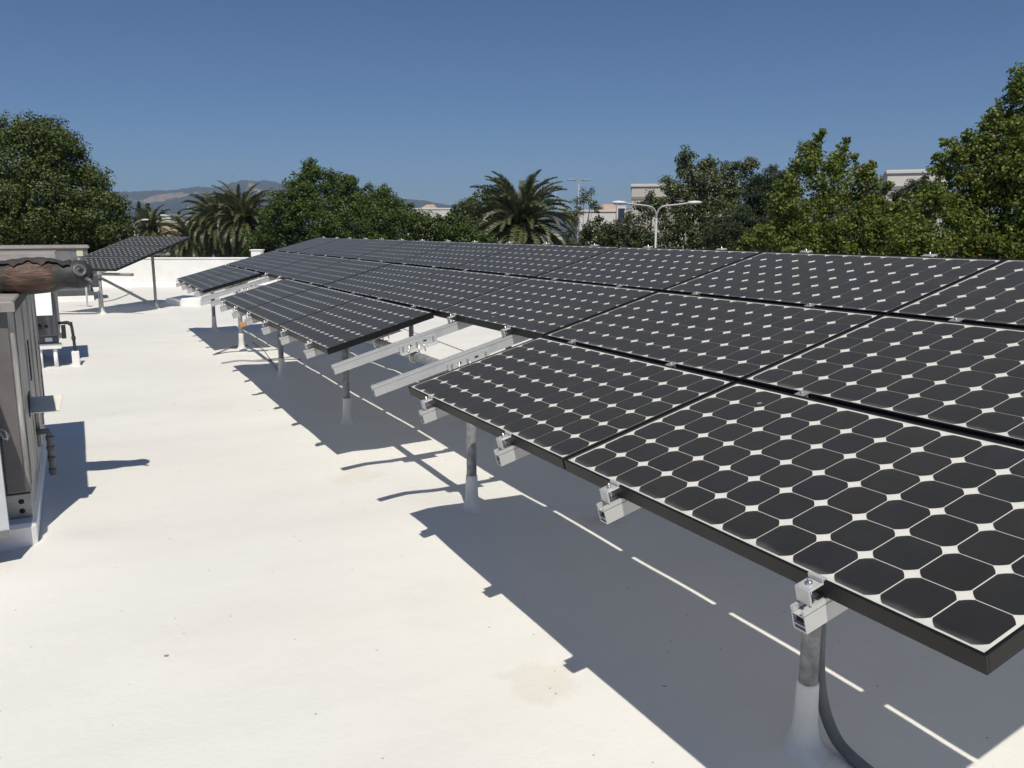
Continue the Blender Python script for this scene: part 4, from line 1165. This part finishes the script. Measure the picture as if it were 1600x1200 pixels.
palm('low palm half hidden behind the small rack, near the palm pair', 294, 376, 66, 0.62, 80, 5)

# ================================================================== FAR BUILDINGS, LAMPS
def building(label, px0, px1, py_top, D, m, depth=20, roofm=None, band=True, yaw=0, cat='building', side=None, bandm=None):
    a, b = at(px0, py_top, D), at(px1, py_top, D)
    c = (a + b) / 2; w = (b - a).length; h = c.z - GROUND_Z
    e = empty('building', (c.x, c.y, GROUND_Z))
    d = (b - a); yaw_ = math.atan2(d.y, d.x) + yaw
    e.rotation_euler = (0, 0, yaw_)
    tag(e, label, cat, 'far buildings')
    MB().box(-w / 2, w / 2, 0, depth, -0.2, h - 0.3, None, 0.03).build('walls', m, e)
    MB().box(-w / 2 - 0.12, w / 2 + 0.12, -0.12, depth + 0.1, h - 0.298, h, None, 0.03).build('cornice', roofm or m, e)
    if band:
        MB().box(-w / 2 - 0.05, w / 2 + 0.05, -0.06, -0.002, h - 1.6, h - 1.3).build('band', bandm or M_grey_st, e)
    return e, w, h
building('beige flat roofed commercial building behind the eucalyptus group', 988, 1150, 287, 88, M_beige, 30, M_cream, True, R(-8.3))
building('pale pink parapeted building between the two maples', 1391, 1475, 265, 70, M_pink, 25, M_pink, True, R(-21))
e, w, h = building('white low shop building right of the big palm', 902, 984, 328, 120, M_whitewall, 25, M_cream, False, R(5))
MB().poly([(w * 0.08, 2, h), (w * 0.45, 2, h), (w * 0.45, 12, h), (w * 0.08, 12, h), (w * 0.16, 7, h + 1.0), (w * 0.37, 7, h + 1.0)], [(0, 1, 5, 4), (1, 2, 5), (2, 3, 4, 5), (3, 0, 4)]).build('hip_roof', M_terra, e)
MB().box(w * 0.24, w * 0.42, -0.5, -0.02, 0, h + 0.6).build('entrance_pier', M_pink, e)
MB().box(w * 0.27, w * 0.39, -0.56, -0.502, h * 0.55, h + 0.2).build('banner', M_blue, e)
MB().box(-w * 0.5, w * 0.2, -0.05, -0.004, h * 0.3, h * 0.55).build('shop_window', M_hvac_grey, e)
building('tan roofed low building beyond the small palms', 246, 276, 345, 125, M_tan, 30, M_tan, False, R(0))
building('paler tan low building just left of the palm pair', 276, 305, 345, 126, M_pink, 30, M_tan, False, R(0))
e, w, h = building('cream long low building above the young bushy tree', 636, 704, 325, 170, M_cream, 30, M_whitewall, False)
MB().poly([(-w * 0.22, 2, h), (w * 0.12, 2, h), (w * 0.12, 12, h), (-w * 0.22, 12, h), (-w * 0.12, 7, h + 0.9), (w * 0.05, 7, h + 0.9)], [(0, 1, 5, 4), (1, 2, 5), (2, 3, 4, 5), (3, 0, 4)]).build('hip_roof', M_terra, e)
for k in range(5): MB().box(w * (0.2 + 0.06 * k), w * (0.23 + 0.06 * k), -0.06, -0.003, h * 0.5, h - 0.5).build('pilaster', M_whitewall, e)
building('small white gabled block above the small far palm', 252, 266, 335, 140, M_whitewall, 10, M_whitewall, False)

def street_lamp(label, px, py_top, D, arm, droop, r=0.075):
    c = at(px, py_top, D); base = Vector((c.x, c.y, GROUND_Z)); H_ = c.z - GROUND_Z
    e = empty('street_lamp', base); tag(e, label, 'street lamp', 'street lamps')
    e.rotation_euler = (0, 0, math.atan2(RIGHT.y, RIGHT.x))
    MB().tube([(0, 0, 0), (0, 0, H_ * 0.5), (0, 0, H_ - 0.55)], [r * 1.1, r * 0.85, r * 0.7], 12).build('pole', M_lamp, e)
    MB().lathe([(0.3, -0.05), (0.3, 0.12), (0.13, 0.2), (0.1, 0.4)], n=14).build('base', M_lamp, e)
    for s_ in (-1, 1):
        if arm > 1:
            pts = [(0, 0, H_ - 0.6), (0.03 * s_, 0, H_ - 0.3), (0.14 * s_, 0, H_ - 0.1), (0.34 * s_, 0, H_ + 0.02), (arm * 0.55 * s_, 0, H_ + 0.10), (arm * 0.8 * s_, 0, H_ + 0.16)]
            MB().tube(smooth_path(pts, 4), [0.043] * (len(pts) * 4 - 3), 8).build('arm', M_lamp, e)
            hm = MB().lathe([(0.0, -0.36), (0.06, -0.34), (0.11, -0.2), (0.125, 0.0), (0.10, 0.2), (0.045, 0.34), (0.0, 0.36)], n=14, M=Matrix.Translation((arm * 0.97 * s_, 0, H_ + 0.19)) @ Matrix.Rotation(R(88) * s_, 4, 'Y') @ Matrix.Diagonal((0.75, 1, 1, 1)))
            hm.build('lamp_head', M_lamphead, e)
        else:
            MB().box(-0.04, 0.04, -0.04, 0.04, -0.2, 0.0).v
            MB().beam((0.0, 0, H_ - 0.25), (0.55 * s_, 0, H_ - 0.2), 0.1, 0.1).build('arm', M_lamp, e)
            MB().box(min(0.4 * s_, 1.35 * s_), max(0.4 * s_, 1.35 * s_), -0.3, 0.3, H_ - 0.19, H_ - 0.07, None, 0.05).build('lamp_head', M_lamp, e)
street_lamp('pale double armed street lamp rising behind the top row of panels', 1026, 323, 40, 1.85, 0)
street_lamp('tall parking lot lamp with two flat heads above the sparse eucalyptus', 904.5, 279, 95, 0.6, 0, 0.085)
street_lamp('faint far parking lot lamp with two flat heads, right of the big palm', 868, 292, 165, 0.6, 0, 0.085)
street_lamp('small thin street lamp in front of the far left dark tree', 209, 347, 75, 1.05, 0)

# bird, a speck in the sky above the hills
bd = empty('bird', at(363.5, 275, 140)); tag(bd, 'tiny dark bird flying above the left hills', 'bird')
MB().lathe([(0.0, -0.22), (0.05, -0.12), (0.075, 0.0), (0.05, 0.14), (0.03, 0.2), (0.0, 0.24)], n=10, M=Matrix.Rotation(R(90), 4, 'X')).build('body', M_black, bd)
for s_ in (-1, 1):
    MB().poly([(0, 0.1, 0.02), (0.3 * s_, 0.14, 0.14), (0.55 * s_, 0.0, 0.08), (0.3 * s_, -0.06, 0.13), (0, -0.1, 0.02)], [(0, 1, 2, 3, 4)]).build('wing', M_black, bd)

# ================================================================== HILLS
def hill_mat():
    m = bpy.data.materials.new('chaparral_and_dry_grass')
    m.use_nodes = True
    nt = m.node_tree; L = nt.links.new
    b = nt.nodes['Principled BSDF']; b.inputs['Roughness'].default_value = 0.95; b.inputs['Specular IOR Level'].default_value = 0.05
    tc = nt.nodes.new('ShaderNodeTexCoord')
    n = nt.nodes.new('ShaderNodeTexNoise'); n.inputs['Scale'].default_value = 0.0028; n.inputs['Detail'].default_value = 9; n.inputs['Roughness'].default_value = 0.62
    L(tc.outputs['Object'], n.inputs['Vector'])
    n2 = nt.nodes.new('ShaderNodeTexNoise'); n2.inputs['Scale'].default_value = 0.022; n2.inputs['Detail'].default_value = 4
    L(tc.outputs['Object'], n2.inputs['Vector'])
    at_ = nt.nodes.new('ShaderNodeAttribute'); at_.attribute_name = 'grass'
    ad = nt.nodes.new('ShaderNodeMath'); ad.operation = 'ADD'
    L(n.outputs['Fac'], ad.inputs[0]); L(at_.outputs['Fac'], ad.inputs[1])
    cr = nt.nodes.new('ShaderNodeValToRGB')
    cr.color_ramp.elements[0].position, cr.color_ramp.elements[1].position = 0.60, 0.66
    cr.color_ramp.elements[0].color = (0, 0, 0, 1); cr.color_ramp.elements[1].color = (1, 1, 1, 1)
    L(ad.outputs[0], cr.inputs[0])
    c2 = nt.nodes.new('ShaderNodeValToRGB')
    c2.color_ramp.elements[0].position, c2.color_ramp.elements[1].position = 0.35, 0.45
    c2.color_ramp.elements[0].color = (0.0, 0.0, 0.0, 1); c2.color_ramp.elements[1].color = (1, 1, 1, 1)
    L(n2.outputs['Fac'], c2.inputs[0])
    ml = nt.nodes.new('ShaderNodeMixRGB'); ml.blend_type = 'MULTIPLY'; ml.inputs[0].default_value = 1
    L(cr.outputs[0], ml.inputs[1]); L(c2.outputs[0], ml.inputs[2])
    mx = nt.nodes.new('ShaderNodeMixRGB')
    mx.inputs[1].default_value = (0.046, 0.052, 0.046, 1); mx.inputs[2].default_value = (0.30, 0.22, 0.16, 1)
    L(ml.outputs[0], mx.inputs[0]); L(mx.outputs[0], b.inputs['Base Color'])
    return m
M_hill = hill_mat()
def hills(name, prof, D, width, patches):
    pxs = np.arange(prof[0][0], prof[-1][0] + 0.1, 1.5)
    ys = np.interp(pxs, [p[0] for p in prof], [p[1] for p in prof])
    rows = 36
    V = []; G = []
    rg = np.random.default_rng(int(D))
    jag = np.convolve(rg.normal(size=len(pxs) + 8), np.ones(4) / 4, 'same')[4:-4] * 0.9
    for j in range(rows):
        t = j / (rows - 1)                       # 0 = foot, 1 = crest, then back side
        for i, px in enumerate(pxs):
            d = D - width * (1 - t)
            py = ys[i] + jag[i] * t
            top = at(px, py, D).z
            rid = 0.12 * math.sin(px * 0.11 + t * 5) * math.sin(math.pi * t) + 0.07 * math.sin(px * 0.31 + 2 + t * 3) * math.sin(math.pi * t)
            z = GROUND_Z - 2 + (top - GROUND_Z) * min(1, max(0, (t ** 1.15 + rid * (1 - t))))
            p = at(px, 360, d)
            V.append((p.x, p.y, z))
            gval = -0.03
            pyy = 600 - FPX * (((Vector((p.x, p.y, z)) - CAM).dot(UPV)) / ((Vector((p.x, p.y, z)) - CAM).dot(FWD)))
            for (cx, cy, sx, sy, sl, am) in patches:
                u = (px - cx) / sx; v = (pyy - cy - sl * (px - cx)) / sy
                gval += am * math.exp(-(u * u + v * v) ** 2)
            G.append(gval)
    n = len(pxs)
    ii = np.arange(n * rows).reshape(rows, n)
    F = np.stack([ii[:-1, :-1].ravel(), ii[:-1, 1:].ravel(), ii[1:, 1:].ravel(), ii[1:, :-1].ravel()], 1)
    me = np_mesh(name, V, F, M_hill, True)
    at_ = me.attributes.new('grass', 'FLOAT', 'POINT'); at_.data.foreach_set('value', np.array(G, np.float32))
    o = link(name, me); tag(o, kind='structure')
    return o
hills('hill_range', [(-900, 336), (-500, 326), (-250, 321), (-80, 316), (0, 312), (100, 305), (170, 301), (195, 300), (240, 298), (280, 296.5), (310, 291), (335, 293), (350, 291), (365, 286), (380, 282.5), (392, 281), (400, 283), (408, 284), (418, 281.5), (428, 283), (440, 287), (470, 292), (520, 297), (570, 303), (610, 309), (640, 311), (665, 313), (690, 318), (720, 323), (760, 330), (850, 336), (1000, 338), (1500, 341), (2200, 346)], 5200, 2200,
      [(262, 308, 34, 5.5, -0.16, 0.30), (240, 313, 26, 3, -0.1, 0.22), (200, 311, 16, 4, 0.0, 0.16), (395, 286, 10, 6, 0.2, 0.24), (400, 298, 14, 4, 0.15, 0.22), (300, 314, 20, 2.5, -0.1, 0.16), (265, 296, 22, 2.5, 0, 0.14)])

# ================================================================== AIR
hz = bpy.data.materials.new('summer_haze')
hz.use_nodes = True
_nt = hz.node_tree
_nt.nodes.remove(_nt.nodes['Principled BSDF'])
_pv = _nt.nodes.new('ShaderNodeVolumePrincipled')
_pv.inputs['Color'].default_value = (0.55, 0.73, 0.97, 1)
_pv.inputs['Density'].default_value = 0.00013
_pv.inputs['Anisotropy'].default_value = 0.0
_nt.links.new(_pv.outputs[0], _nt.nodes['Material Output'].inputs['Volume'])
haze = MB().box(-6400, 6400, -6400, 6400, GROUND_Z - 12, 326).build('haze', hz)
tag(haze, kind='stuff')
tri = sum(len(o.data.polygons) for o in bpy.data.objects if o.type == 'MESH')
if False: print('POLYS', tri, 'uniq', sum(len(m.polygons) for m in bpy.data.meshes))
